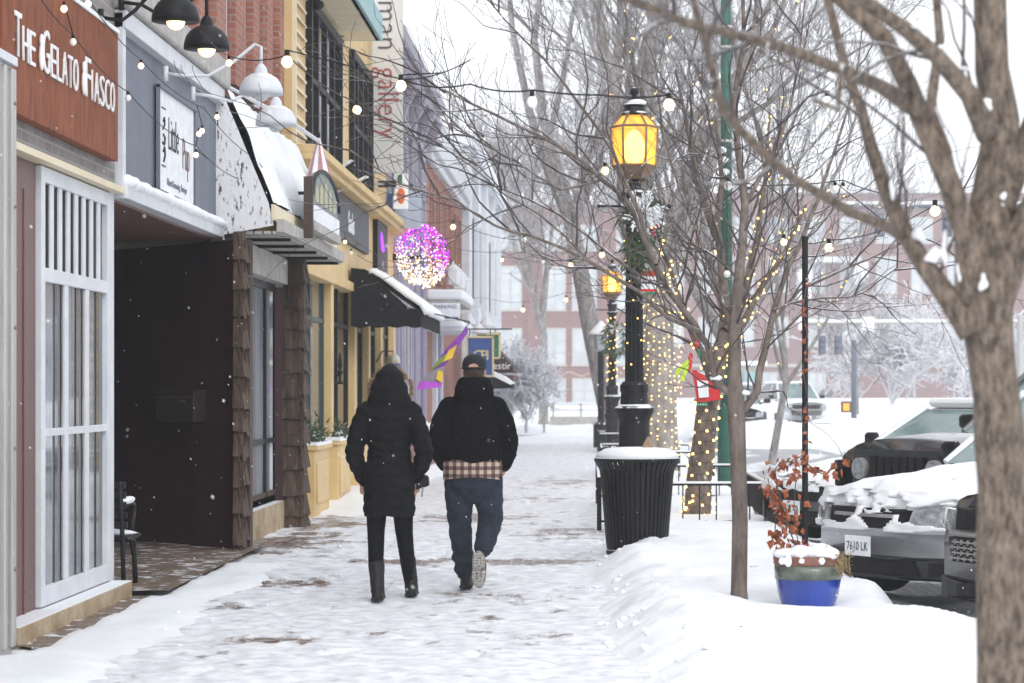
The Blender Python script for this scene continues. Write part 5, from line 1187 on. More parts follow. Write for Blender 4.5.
# ================= STRING LIGHTS =================
def string(label, pts, bulbs, r=.028, grp='light strings across the pavement', sag=.02):
    P_ = [pt(*q) for q in pts]; t = thing('string_lights', label, 'string lights', P_[0], grp)
    path = []
    for a, c in zip(P_, P_[1:]):
        n = 8
        for i in range(n):
            f = i/n; path.append(a.lerp(c,f)-V(0,0,4*sag*(a-c).length*f*(1-f)))
    path.append(P_[-1]); MB().tube(path, .0045, 4, cap=False).build('wire', M['black'], t)
    for q in bulbs:
        px,py,Y = q[:3]; lit = q[3] if len(q) > 3 else True; c = pt(px,py,Y); rr = (q[4] if len(q) > 4 else r)*.86
        # nearest wire point directly above keeps the socket attached
        near = min(path, key=lambda w_: (w_-c).length)
        b_ = MB().lathe([(rr*.1,-rr),(rr*.6,-rr*.8),(rr,-.1*rr),(rr*.8,rr*.6),(rr*.4,rr)], c, 12).build('bulb', M['bulb'] if lit else M['bulbcool'], t, smooth=True)
        MB().tube([c+V(0,0,rr*.85), c+V(0,0,rr*2.0)], rr*.45, 8).tube([c+V(0,0,rr*2.0), near], .004, 4).build('socket', M['black'], b_)
    return t
string('thin dark light string running over the rust sign towards the canopy', [(36,-8,14.4),(73,35,15.6),(128,92,17.6),(196,146,20.5),(243,180,23),(322,187,28),(400,200,36)],
       [(64,9,15.6),(73,42,15.6,False),(128,98,17.6,False),(199,134,20.5),(196,155,21),(243,188,23,True,.03)], .028)
string('light string from the brick storey past the pet shop banner to the canopy edge', [(85,-6,16),(141,60,18),(204,108,20.5),(255,158,23),(345,232,29),(430,262,38),(453,268,42)],
       [(88,4,16),(141,66,18),(202,131,20.3),(217,117,21,True,.026),(254,172,23,True,.028),(267,197,24,True,.028),(282,205,25),(345,242,29.5),(351,253,30,False)], .028)
string('light string from the left roofline up over the wall lamps', [(200,30,16),(229,56,17),(287,55,15.5),(357,102,17.5),(401,79,14.5),(470,60,13)],
       [(229,63,17),(287,62,14.5,True,.042),(357,110,17,True,.038),(401,86,13.5,True,.036),(534,100,12,False,.036)][:4])
string('nearest light string crossing high between the shops and the lamp', [(401,79,14.5),(470,84,13),(533,90,12),(600,95,12),(669,95,11.5),(735,150,13),(808,97,11)],
       [(532,102,12,False,.032),(483,140,16,False,.02),(669,105,11.5,True,.033),(827,102,11,False,.03)])
string('light string from the violet building across to the street lamp', [(400,215,40),(453,220,36),(520,240,33),(571,262,31),(602,248,28),(633,190,26)],
       [(453,227,36,True,.05),(524,240,34,False,.045),(571,265,31),(602,255,28),(605,171,25,True,.05)],.04)
string('lower light string behind the first lamp towards the slim tree', [(430,240,50),(502,252,46),(540,262,44),(600,262,40),(660,252,34),(727,240,26),(784,238,22),(829,240,20),(935,205,17),(1000,190,14)],
       [(502,260,45),(543,262,43,False),(662,254,32),(714,253,28),(699,255,28,False),(784,242,22,True,.04),(829,248,20,True,.045),(935,211,17,True,.045),(835,189,18,False,.03)],.04)
string('farthest light string low across the end of the shops', [(440,292,60),(488,298,58),(523,302,56),(566,292,54),(610,286,50),(680,270,45),(760,250,40)],
       [(441,290,60,False),(523,310,56),(566,300,54),(468,302,58)],.06)
string('light string with bright globes hanging by the green pole', [(633,185,25.5),(680,180,22),(727,178,18),(780,185,19),(843,180,19),(900,196,18)],
       [(728,186,18,False,.038),(727,274,17,False,.03),(726,205,20,True,.02),(843,190,19,False,.03),(606,171,25)][:2]+[(843,190,19,False,.035)],.04)
# white disc lamp on post: far
# ================= CARS =================
def car(label, loc, kind, paint, snowy, L=4.6, W=1.8, H=1.5, hood=.92, cowl=1.02, nose=.62, sill=.24, hoodL=1.15, ang=-58, face='suv', curve=.28, plate='', name='parked_car', lamp='clear'):
    t = thing(name, label, 'car', loc, 'cars parked along the kerb', rz=R(ang)); hw_ = W/2
    def yf(x, z):                          # nose surface: curved in plan, raked in profile
        return curve*abs(x/hw_)**3+.10*max(0,(z-nose)/(hood-nose))**1.5*(1 if face != 'jeep' else .25)
    ys = [0,.12,.3,.6,hoodL,1.6,2.3,3.2,4.0,L-.25,L-.05]
    top = [hood,hood+.012,hood+.03,hood+.055,cowl,cowl+.03,cowl+.03,cowl+.03,cowl+.02,cowl-.02,cowl-.1]
    NX = 12; vs = []; rings = []
    for j, y in enumerate(ys):
        ring = []; k0 = 1 if 0 < j < len(ys)-1 else .985
        for i in range(NX+1):
            x = -hw_*k0+W*k0*i/NX; u = abs(x)/hw_; z = top[j]-.10*u**4-.03*u*u; yy = y+(yf(x,z)*(1-y/2.3) if y < 2.3 else -.2*u**3*(j > 8)); ring.append((x*.93,yy,z))
        for i,(xx,zz) in enumerate(((hw_,.80*hood+.06),(hw_*1.01,.6*hood),(hw_*.99,sill+.16),(hw_*.95,sill))):
            yy = y+(yf(xx,zz)*(1-y/2.3) if y < 2.3 else -.15*(j > 8)); ring.append((xx,yy,zz)); 
        for (xx,zz) in ((hw_*.95,sill),(hw_*.99,sill+.16),(hw_*1.01,.6*hood),(hw_,.80*hood+.06)):
            yy = y+(yf(xx,zz)*(1-y/2.3) if y < 2.3 else -.15*(j > 8)); ring.append((-xx,yy,zz))
        rings.append(ring)
    n = len(rings[0]); bd = MB(); vs = [v for r_ in rings for v in r_]
    fs = [(j*n+i,j*n+(i+1)%n,(j+1)*n+(i+1)%n,(j+1)*n+i) for j in range(len(ys)-1) for i in range(n)]
    bd.add(vs, fs+[tuple(range(n))[::-1], tuple(range((len(ys)-1)*n,len(ys)*n))])
    body = bd.build('body', paint, t, world=False, smooth=True)
    # cabin
    w0, w1 = hw_*.86, hw_*.70; cb = [(hoodL-.02,cowl,w0),(hoodL+.75,H-.05,w1),(hoodL+1.1,H,w1*.98),(L-1.2,H-.02,w1*.98),(L-.6,H-.12,w1*.95),(L-.15,cowl,w0*.95)]
    rf = MB().add([(sx*w_,y,z) for (y,z,w_) in cb for sx in (-1,1)], [(2*i,2*i+1,2*i+3,2*i+2) for i in (1,2,3)])
    rf.build('roof', paint if not snowy else M['snow'], t, world=False)
    if snowy:
        q = MB()
        q.box(-w1*.98,w1*.98,hoodL+.74,L-.7,H-.03,H+.08)
        q.build('roof_snow', M['snow'], t, world=False, bevel=.05)
    gp = mat('car_glass',(.10,.16,.16),.08,(.2,.28,.28),ns=2,spec=.9) if 'cg' not in M else M['cg']; M['cg'] = gp
    MB().add([(-w0,hoodL-.02,cowl),(w0,hoodL-.02,cowl),(w1,hoodL+.75,H-.05),(-w1,hoodL+.75,H-.05)],[(0,1,2,3)]).build('windshield', gp, t, world=False)
    MB().add([(sx*w_*1.0,y,z) for sx in (-1,1) for (y,z,w_) in ((hoodL+.05,cowl,w0),(hoodL+.75,H-.06,w1),(L-.6,H-.12,w1*.95),(L-.2,cowl,w0*.95))],[(0,1,2,3),(4,5,6,7)]).build('side_windows', M['darkglass'], t, world=False)
    pl_ = MB()
    for sx in (-1,1): pl_.tube([(sx*w0,hoodL,cowl),(sx*w1,hoodL+.75,H-.03)], .035, 6).tube([(sx*w0*.98,hoodL+1.35,cowl),(sx*w1,hoodL+1.35,H-.03)], .03, 6)
    pl_.build('pillars', paint, t, world=False)
    for sx in (-1,1):
        mr = MB().loft([(sx*(hw_+.10),hoodL+.25,cowl+.02,.06,.03),(sx*(hw_+.10),hoodL+.25,cowl+.05,.11,.05),(sx*(hw_+.10),hoodL+.25,cowl+.14,.11,.055),(sx*(hw_+.09),hoodL+.25,cowl+.17,.08,.04)],14).tube([(sx*hw_*.9,hoodL+.2,cowl+.02),(sx*(hw_+.05),hoodL+.23,cowl+.06)], .025, 6).build('mirror', M['black'], t, world=False, smooth=True)
    for (y, ) in ((.85,),(L-.95,)):
        for sx in (-1,1):
            wh = MB(); wh.v = []; 
            tyre = MB().tube([(sx*(hw_-.20),y,.33),(sx*(hw_+.005),y,.33)], .335, 28).build('wheel', M['black'], t, world=False, bevel=.03)
            rim = MB().tube([(sx*(hw_+.0),y,.33),(sx*(hw_+.012),y,.33)], .21, 5).tube([(sx*(hw_-.02),y,.33),(sx*(hw_+.008),y,.33)], .235, 24).build('rim', M['steel'], tyre, world=False)
            MB().box(sx*hw_*1.005-.01,sx*hw_*1.005+.01,y-.40,y+.40,sill,.62).build('wheel_arch', M['black'], t, world=False)
    def patch(poly, off, m, nm, par=None, th=.02):   # polygon in x,z laid on the nose
        xs_ = [p_[0] for p_ in poly]; 
        # fan-subdivided strip following the curve
        cx0 = sum(xs_)/len(poly); cz0 = sum(p_[1] for p_ in poly)/len(poly); g = MB(); K = 5; vs = []; N_ = len(poly)
        dense = []
        for i in range(N_):
            a, c = poly[i], poly[(i+1)%N_]
            for k in range(4): dense.append((a[0]+(c[0]-a[0])*k/4, a[1]+(c[1]-a[1])*k/4))
        N_ = len(dense)
        for k in range(K):
            f = 1-k/K
            for (x,z) in dense:
                X = cx0+(x-cx0)*f; Z = cz0+(z-cz0)*f; vs.append((X, yf(X,Z)-off, Z))
        vs.append((cx0, yf(cx0,cz0)-off, cz0)); fs = [(k*N_+i,k*N_+(i+1)%N_,(k+1)*N_+(i+1)%N_,(k+1)*N_+i) for k in range(K-1) for i in range(N_)]+[((K-1)*N_+i,(K-1)*N_+(i+1)%N_,K*N_) for i in range(N_)]
        # skirt back to the body
        b0 = len(vs); vs += [(v_[0],v_[1]+off+.03,v_[2]) for v_ in vs[:N_]]; fs += [(i,b0+i,b0+(i+1)%N_,(i+1)%N_) for i in range(N_)]
        o = g.add(vs, fs).build(nm, m, par or t, world=False, smooth=False); return o
    if face == 'wagon':
        patch([(-.93,.20),(.93,.20),(.95,.37),(-.95,.37)], .035, M['carlower'], 'lower_bumper')
        patch([(-.60,.23),(.60,.23),(.55,.35),(-.55,.35)], .045, M['black'], 'air_intake')
        patch([(-.42,.58),(.42,.58),(.46,.73),(-.46,.73)], .03, M['black'], 'grille')
        gb = patch([(-.36,.665),(.36,.665),(.36,.69),(-.36,.69)], .045, M['steel'], 'grille_bar')
        for sx in (-1,1):
            patch([(sx*.48,.58),(sx*.90,.60),(sx*.93,.78),(sx*.72,.78),(sx*.50,.72)], .03, M['lens'], 'headlight')
            patch([(sx*.66,.24),(sx*.82,.24),(sx*.82,.34),(sx*.66,.34)], .05, M['black'], 'fog_lamp')
    if face == 'sedan':
        patch([(-.9,.20),(.9,.20),(.92,.36),(-.92,.36)], .03, M['black'], 'lower_bumper')
        patch([(-.42,.46),(.42,.46),(.52,.64),(-.52,.64)], .03, M['black'], 'grille')
        for sx in (-1,1):
            patch([(sx*.54,.50),(sx*.84,.52),(sx*.88,.68),(sx*.56,.62)], .03, M['lens'], 'headlight')
            patch([(sx*.62,.26),(sx*.80,.26),(sx*.78,.44),(sx*.66,.44)], .04, M['black'], 'fog_lamp')
    if face == 'suv':
        K_ = hood/1.02
        patch([(-.6,.50*K_),(.6,.50*K_),(.66,.68*K_),(-.66,.68*K_)], .03, M['black'], 'lower_grille')
        patch([(-.55,.74*K_),(.55,.74*K_),(.60,.90*K_),(-.60,.90*K_)], .03, M['black'], 'upper_grille')
        patch([(-.62,.70*K_),(.62,.70*K_),(.62,.73*K_),(-.62,.73*K_)], .045, M['steel'], 'chrome_bar')
        patch([(-.85,.20),(.85,.20),(.88,.34),(-.88,.34)], .03, M['black'], 'lower_bumper')
        if lamp != 'none':
            patch([(-.12,.68*K_),(.0,.66*K_),(.12,.68*K_),(.12,.74*K_),(-.12,.74*K_)], .06, M['gold'], 'badge')
        g = MB()
        for i in range(15):
            for j in range(4):
                x = -.56+i*.08; z = (.53+j*.04)*K_; x += .04*(j%2); g.box(x-.03,x+.03,yf(x,z)-.05,yf(x,z)-.03,z-.005,z+.005); g.box(x-.004,x+.004,yf(x,z)-.05,yf(x,z)-.03,z-.018,z+.018)
        g.build('grille_mesh', M['steel'], t, world=False)
        for sx in (-1,1): patch([(sx*.64,.72*K_),(sx*.88,.74*K_),(sx*.9,.88*K_),(sx*.66,.88*K_)], .03, M['lens'], 'headlight')
    if face == 'jeep':
        patch([(-.66,.62),(.66,.62),(.66,1.08),(-.66,1.08)], .05, M['jeepblack'], 'grille')
        g = MB()
        for k in range(7): x = -.33+k*.11; g.box(x-.036,x+.036,-.075,-.052,.70,1.02)
        g.build('grille_slots', M['voidblack'], t, world=False)
        for sx in (-1,1):
            h = MB().tube([(sx*.52,-.085,.90),(sx*.52,.0,.90)], .10, 24).build('headlight', M['steel'], t, world=False); MB().tube([(sx*.52,-.095,.90),(sx*.52,-.08,.90)], .085, 20).build('lens', M['lens'], h, world=False)
            MB().box(sx*.78-.19,sx*.78+.19,-.02,1.3,.90,.97).box(sx*.93-.03,sx*.93+.03,-.02,1.3,.72,.95).build('fender_flare', M['black'], t, world=False, bevel=.02)
        MB().box(-.85,.85,-.28,-.05,.48,.66).build('front_bumper', M['greybump'], t, world=False, bevel=.03)
    if plate is not None:
        pz = .44 if face == 'wagon' else (.39 if face == 'sedan' else .44)
        pc_ = yf(0,pz)-(.075 if face != 'jeep' else .3)
        p_ = MB().box(-.152,.152,pc_-.008,pc_,pz-.076,pz+.076).build('licence_plate', M['signwhite'], t, world=False, bevel=.003)
        if plate:
            o = text(plate, .095, (0,0,0), 'y', M['plateink'], None, 'plate_number', depth=.001, sx=.78); o.parent = p_; o.location = (0,pc_-.010,pz-.005)
    for (y0_, ln) in ((.35,.0),): pass
    if snowy:
        # snow blanket on hood, uneven and thick with ragged edge
        g = MB(); vs = []; NJ, NI = 26, 36; keep = {}
        for j in range(NJ+1):
            for i in range(NI+1):
                u = -1+2*i/NI; x = u*hw_*.90; y = -.01+(hoodL+.12)*j/NJ; z0_ = hood+(cowl-hood)*min(1,max(0,y)/hoodL)**.8-.10*abs(u)**4-.03*u*u
                th = .035+.025*fb(x*2+loc[0],y*2+loc[1],1.3,3)
                if fb(x*1.6+loc[0],y*1.6+loc[1],1.4,9) > (.28 if snowy == 1 else .9): th = -.03
                yy = y+yf(x,z0_)*(1-y/2.3); 
                if j == 0: z0_ -= .06; yy += .0
                vs.append((x,yy-.02,z0_+th))
        g.add(vs,[(j*(NI+1)+i,j*(NI+1)+i+1,(j+1)*(NI+1)+i+1,(j+1)*(NI+1)+i) for j in range(NJ) for i in range(NI)])
        g.build('hood_snow', M['snow'], t, world=False, smooth=True)
        if snowy == 1:
            g = MB(); vs = []; NJ, NI = 30, 60; zlo = .55 if face == 'wagon' else .56
            for j in range(NJ+1):
                for i in range(NI+1):
                    u = -1+2*i/NI; x = u*hw_*.97; z = zlo+(hood+.0-zlo)*j/NJ
                    v_ = fb(x*1.6+loc[1],z*3,2.2,7)+.45*math.exp(-((z-zlo-.04)/.05)**2)+.35*math.exp(-((z-hood+.05)/.07)**2)-.28
                    th = .05+.02*fb(x*3,z*5,2,1) if v_ > -.02 else -.03
                    if j == 0 or i in (0,NI): th = -.03
                    vs.append((x, yf(x,z)-th, z))
            g.add(vs,[(j*(NI+1)+i,j*(NI+1)+i+1,(j+1)*(NI+1)+i+1,(j+1)*(NI+1)+i) for j in range(NJ) for i in range(NI)])
            g.build('bumper_snow', M['snow'], t, world=False, smooth=True)
    return t
M['lens'] = mat('headlamp_lens', (.16,.18,.20), .08, (.5,.52,.54), ns=12, spec=.9, coat=1)
M['carlower'] = mat('black_plastic', (.015,.016,.018), .6, (.05,.052,.056), ns=9)
M['plateink'] = mat('plate_ink', (.02,.06,.05), .5)
M['jeepblack'] = mat('jeep_paint', (.012,.013,.016), .25, coat=.6, ns=10); M['voidblack'] = mat('slot_black', (.003,.003,.003), .9); M['greybump'] = mat('grey_bumper', (.10,.105,.11), .5, snow=.8)
silver = mat('silver_paint', (.70,.73,.77), .35, (.78,.80,.83), metal=0, ns=1, coat=.8, snow=.92)
whitep = mat('white_car_paint', (.7,.72,.74), .25, coat=.8, ns=1, snow=.8)
greyp = mat('graphite_car_paint', (.022,.023,.027), .28, (.05,.052,.058), metal=.3, coat=.8, ns=1)
darkp = mat('dark_car_paint', (.03,.033,.04), .3, coat=.7, ns=1, snow=.8)
car('silver wagon with a snow heaped hood and white licence plate, behind the blue planter', (2.12,18.6,-.10), 'c', silver, 1, hood=.87, cowl=1.03, face='wagon', plate='7610 LK', H=1.64, ang=-57, hoodL=1.5, L=4.9)
car('dark grey car with a mesh grille, nose just left of the foreground trunk', (2.78,16.1,-.10), 'c', greyp, 0, hood=.94, cowl=1.08, H=1.65, face='suv', plate='3824 TK', W=1.9, ang=-57)
car('white car with snow on its roof and hood, behind the black off-road car', (2.18,25.5,-.10), 'c', whitep, 1, hood=.74, cowl=.98, face='sedan', plate='8432 XA', ang=-57, hoodL=1.6, H=1.46, L=4.8)
jp = car('black off-road car with slotted grille and round headlights just behind the silver wagon', (2.86,22.2,-.10), 'c', M['jeepblack'], 0, hood=1.18, cowl=1.22, H=1.85, nose=.8, sill=.45, face='jeep', plate=None, curve=.03, hoodL=1.45, ang=-57, L=4.3)
car('dark sport utility car facing the camera far behind the trees', (4.5,75,-.15), 'c', darkp, 2, hood=1.1, cowl=1.2, H=1.8, W=2.0, face='suv', plate='', ang=0, lamp='none')
car('white pickup seen far off near the brick mill', (8.8,98,-.1), 'c', whitep, 2, hood=1.1, cowl=1.2, H=1.85, W=2.0, face='suv', plate='', ang=12, lamp='none')
t = thing('kiosk', 'pale blurred kiosk board behind the far white pickup', 'kiosk', (6.8,112,0))
MB().box(5.9,8.0,112,113,0,2.6).build('body', M['ledge'], t); MB().box(6.1,6.9,111.9,111.98,.9,2.3).box(7.1,7.8,111.9,111.98,.9,2.3).build('panel', M['verd'], t); MB().box(5.7,8.2,111.8,113.2,2.6,2.8).build('snow_cap', M['snow'], t)

# ================= PEOPLE =================
coatm = mat('black_puffer', (.005,.005,.006), .7, (.010,.010,.012), ns=14, bump=.25, bs=70, spec=.1)
fleece = mat('black_fleece', (.005,.005,.007), .98, (.012,.012,.015), ns=30, bump=.9, bs=160, spec=.08)
denim = mat('dark_denim', (.006,.012,.024), .95, (.022,.034,.055), ns=9, bump=.4, bs=80)
leg_m = mat('black_leggings', (.006,.006,.008), .9, ns=10, bump=.2, spec=.1)
skin = mat('skin', (.45,.25,.18), .55, (.52,.30,.22), ns=8)
boot = mat('black_boot', (.007,.007,.007), .5, (.014,.013,.012), ns=12, bump=.3, spec=.3)
furm = mat('tan_fur', (.30,.19,.11), .95, (.55,.42,.30), ns=40)
hairm = mat('short_brown_hair', (.04,.025,.018), .9, (.07,.045,.03), ns=60, bump=.5)
def seg(mb, path, rad, flat=1.0, n=16):
    pp, rr = [], []
    path = [Vector(p) for p in path]
    for i in range(len(path)-1):
        for k in range(4): f = k/4; pp.append(path[i].lerp(path[i+1],f)); rr.append(rad[i]*(1-f)+rad[i+1]*f)
    pp.append(path[-1]); rr.append(rad[-1]); mb.tube(pp, rr, n, flat=flat); mb.ball(pp[0], rr[0]*.98, n=n, m=8); mb.ball(pp[-1], rr[-1]*.98, n=n, m=8)
def hand(mb, wrist, d, side):
    w_ = Vector(wrist); d = Vector(d).normalized(); mb.tube([w_, w_+d*.05, w_+d*.09], [.026,.038,.036], 10, flat=.6)
    for k in range(4):
        o_ = w_+d*.085+V(0,(k-1.5)*.018,0); mb.tube([o_, o_+d*.035, o_+d*.06+V(-side*.018,0,0), o_+d*.06+V(-side*.035,0,-.01)], [.010,.0095,.009,.007], 6)
    o_ = w_+d*.03+V(0,.03,0); mb.tube([o_, o_+V(-side*.01,.03,-.03), o_+V(-side*.02,.035,-.06)], [.012,.011,.009], 6)
def head(mb, c, s=1.0):
    c = Vector(c); mb.ball(c, .076*s, .095*s, .115*s, n=20, m=12).ball(c+V(0,.03,-.06)*s, .058*s,.07*s,.06*s)
    mb.ball(c+V(0,.10,-.015)*s, .014*s,.02*s,.026*s).ball(c+V(0,.088,-.062)*s, .028*s,.012*s,.010*s)
    for sx in (-1,1): mb.ball(c+V(sx*.079,.0,-.012)*s, .012*s,.022*s,.032*s)
# --- woman ---
wx, wy = (388-CX)/137, 17.75
wm = thing('person', 'person in a long black hooded puffer coat with fur trimmed hood, walking away', 'person', (wx,wy,.012))
bd = MB()
bd.loft([(0,0,.78,.14,.10),(0,0,.9,.155,.11),(0,0,1.05,.125,.09),(0,0,1.25,.15,.095),(0,0,1.36,.15,.085),(0,0,1.42,.07,.06),(0,.01,1.5,.05,.05)],18)
head(bd, (0,.03,1.57), .95)
lp = [(-.085,0,.82),(-.095,-.02,.50),(-.085,-.13,.22),(-.075,-.17,.08)]; rp = [(.09,0,.82),(.105,.06,.48),(.125,.16,.24),(.14,.18,.10)]
seg(bd, lp, [.085,.062,.05,.04]); seg(bd, rp, [.085,.062,.05,.04])
seg(bd, [(-.17,0,1.36),(-.24,-.03,1.08),(-.20,.10,.84)], [.05,.04,.03]); seg(bd, [(.17,0,1.36),(.25,-.03,1.08),(.20,.06,.86)], [.05,.04,.03])
hand(bd, (-.20,.11,.84), (0.1,.3,-1), -1); hand(bd, (.195,.06,.86), (-.1,.15,-1), 1)
body = blob(bd, 'body', skin, wm, .009, 3)
lg = MB(); seg(lg, lp, [.092,.066,.054,.046]); seg(lg, rp, [.092,.066,.054,.046]); blob(lg, 'leggings', leg_m, wm, .011, 3, disp=lambda c,n: .0025*nz(c.x*14,c.z*30,c.y*10))
for sx,a,lbl in ((0,V(-.068,-.19,0),'l'),(1,V(.148,.19,0),'r')):
    bt_ = MB(); top_ = V(-.082,-.14,.27) if sx == 0 else V(.122,.165,.28)
    heel = a+V(0,0,.055); 
    bt_.tube([top_+V(0,0,.0), top_.lerp(heel,.4), heel+V(0,-.0,.05), heel+V(0,0,.0)], [.062,.056,.05,.052], 16)
    bt_.loft([(a.x,a.y+.06,.0,.046,.13),(a.x,a.y+.06,.03,.049,.135),(a.x,a.y+.05,.07,.046,.12),(a.x,a.y+.01,.11,.042,.07)],18).box(a.x-.04,a.x+.04,a.y-.065,a.y-.005,-.0,.05)
    b_ = blob(bt_, 'boot', boot, wm, .010, 2, disp=lambda c,n: .003*nz(c.x*20,c.z*40,c.y*10))
    MB().box(a.x-.045,a.x+.045,a.y-.068,a.y+.18,-.002,.018).build('sole', M['black'], b_, world=False, bevel=.008)
ct = MB()
ct.loft([(0,0,.60,.188,.15),(0,0,.66,.190,.155),(0,0,.80,.185,.15),(0,0,.92,.178,.145),(0,0,1.04,.158,.128),(0,0,1.14,.156,.125),(0,0,1.26,.185,.135),(0,0,1.34,.200,.13),(0,0,1.40,.175,.11),(0,0,1.45,.10,.09),(0,.0,1.48,.08,.08)],26)
seg(ct, [(-.165,0,1.37),(-.215,-.02,1.24),(-.255,-.04,1.06),(-.235,.0,.98),(-.195,.09,.86)], [.072,.075,.066,.062,.05])
seg(ct, [(.165,0,1.37),(.21,-.02,1.24),(.262,-.04,1.07),(.24,-.01,.98),(.19,.04,.88)], [.072,.075,.066,.062,.048])
def puff(c, n):
    if abs(c.x) > .19 and c.z > .84: q = c.z*1.0
    else: q = c.z+.35*abs(c.x)*(-1 if c.z > 1.04 else 1)*.9
    return .0085*abs(math.sin(q*math.pi/.075))+.004*nz(c.x*12,c.z*12,c.y*12)-.004
blob(ct, 'coat', coatm, wm, .009, 4, disp=puff)
hd = MB(); hd.loft([(0,.0,1.37,.15,.115),(0,.0,1.42,.165,.13),(0,.0,1.47,.150,.135),(0,.015,1.53,.135,.14),(0,.02,1.60,.112,.135),(0,.03,1.66,.082,.12),(0,.05,1.70,.045,.08),(0,.06,1.715,.02,.04)],22)
ho = blob(hd, 'hood', coatm, wm, .010, 4, disp=lambda c,n: .005*nz(c.x*14,c.z*22,c.y*9)+.004*math.sin(c.z*70))
fm = MB(); rnd = random.Random(2)
for i in range(1500):
    a = rnd.uniform(0, 2*math.pi); rx, rz_ = .145, .155; cx0 = rx*math.cos(a); z0_ = 1.53+rz_*math.sin(a)
    if z0_ > 1.60: cx0 *= .8
    p = V(cx0, .10+rnd.gauss(0,.012), z0_); d = V(math.cos(a)+rnd.gauss(0,.4), rnd.gauss(-.3,.4), math.sin(a)*.6+rnd.gauss(0,.4)).normalized()*rnd.uniform(.03,.05); s2 = perp(d.normalized(),rnd)*.004
    fm.add([p-s2,p+s2,p+d],[(0,1,2)])
fm.build('fur_trim', furm, ho, world=False)
bg_ = thing('handbag', 'small black handbag held at the right side of the coat', 'bag', (wx+.235,wy+.05,.80))
MB().prism([(-.04,-.03,.0),(.055,-.03,.03),(.05,-.03,.10),(-.03,-.03,.13)],(.0,.10,0)).build('pouch', M['black'], bg_, world=False, bevel=.012); MB().tube([(-.02,.02,.12),(-.035,.02,.18),(-.03,.02,.24)],.006,5).build('strap', M['black'], bg_, world=False)
MB().tube([(.01,-.03,.02),(.005,-.035,-.05)],.008,5).build('tassel', M['steel'], bg_, world=False)
# --- man ---
mx_, my_ = (473-CX)/130, 18.55
mn = thing('person', 'person in a black fleece jacket, jeans and backwards dark cap, walking away', 'person', (mx_,my_,.012))
bd = MB()
bd.loft([(0,0,.84,.17,.12),(0,0,1.0,.17,.125),(0,0,1.15,.165,.13),(0,0,1.32,.175,.12),(0,0,1.40,.14,.10),(0,0,1.48,.08,.07),(0,.01,1.6,.062,.062)],18)
head(bd, (.01,.03,1.665), 1.02)
lp = [(-.10,0,.88),(-.10,.05,.50),(-.065,.14,.14),(-.045,.16,.07)]; rp = [(.11,0,.88),(.13,.05,.52),(.10,-.10,.35),(.07,-.12,.30)]
seg(bd, lp, [.095,.07,.05,.045]); seg(bd, rp, [.095,.07,.05,.045])
seg(bd, [(-.18,0,1.36),(-.265,-.02,1.16),(-.22,.06,.95)], [.05,.042,.030]); seg(bd, [(.18,0,1.36),(.27,-.02,1.16),(.245,.06,.95)], [.05,.042,.030])
hand(bd, (-.22,.07,.95), (.3,.2,-1), -1); hand(bd, (.24,.07,.95), (-.3,.2,-1), 1)
blob(bd, 'body', skin, mn, .009, 3)
jn = MB(); jn.loft([(0,.0,.66,.10,.09),(0,.0,.78,.215,.15),(0,0,.9,.222,.155),(0,0,.98,.205,.145)],22)
seg(jn, [(-.11,0,.84),(-.105,.02,.66),(-.10,.05,.48),(-.085,.11,.26),(-.065,.14,.13)], [.115,.104,.088,.080,.078])
seg(jn, [(.115,0,.84),(.125,.03,.66),(.135,.04,.52),(.115,-.05,.41),(.085,-.12,.315)], [.118,.108,.094,.084,.072])
blob(jn, 'jeans', denim, mn, .011, 3, disp=lambda c,n: .009*fb(c.x*8,c.z*15,1,2)+.007*abs(nz(c.x*9+c.z*12,c.z*9,c.y*9))*(c.z < .75)+(.006*math.sin(c.z*75+c.x*20) if c.z < .30 else 0))
# left shoe flat
sh = MB().loft([(-.055,.19,.0,.05,.15),(-.055,.19,.04,.052,.15),(-.055,.17,.08,.048,.12),(-.06,.13,.13,.045,.07)],18)
b_ = blob(sh, 'shoe', boot, mn, .010, 2); MB().box(-.106,-.006,.04,.34,-.004,.022).build('sole', M['black'], b_, world=False, bevel=.01)
# right shoe: heel lifted, sole towards the camera
def shoe_r():
    o = thing('tmp','t','t',(0,0,0)); return o
ang_ = R(74)   # pitch of the sole: toe down
def tr(x, l, h): # l along the sole from toe, h above sole
    return V(.055+x, -.17+.0+(-math.cos(ang_)*l)+math.sin(ang_)*h+.04, .01+math.sin(ang_)*l+math.cos(ang_)*h)
def ringed(mb, rings, n=18):
    vs = []
    for (l0,h,rx,rl) in rings:
        for k in range(n): a = 2*math.pi*k/n; vs.append(tr(rx*math.cos(a)*(1-.18*math.sin(a)*0), l0+rl*math.sin(a), h))
    m_ = len(rings); mb.add(vs, [(i*n+k,i*n+(k+1)%n,(i+1)*n+(k+1)%n,(i+1)*n+k) for i in range(m_-1) for k in range(n)]+[tuple(range(n))[::-1],tuple(range((m_-1)*n,m_*n))]); return mb
sh = ringed(MB(), [(.145,.02,.056,.145),(.145,.06,.056,.14),(.16,.09,.05,.11),(.20,.13,.045,.065)])
sr_ = blob(sh, 'shoe', boot, mn, .010, 2)
def sole_out(k, n, grow_=1.0):
    a = 2*math.pi*k/n; l = .15+.150*math.sin(a)*grow_; wv_ = .060*grow_*(1-.22*math.exp(-((l-.17)/.05)**2)); return (wv_*math.cos(a), l)
n = 32; vs = [tr(*sole_out(k,n), .0) for k in range(n)]+[tr(*sole_out(k,n), .026) for k in range(n)]
solem = mat('pale_tread', (.10,.09,.08), .7, (.62,.60,.56), ns=34, bump=.8, bs=60)
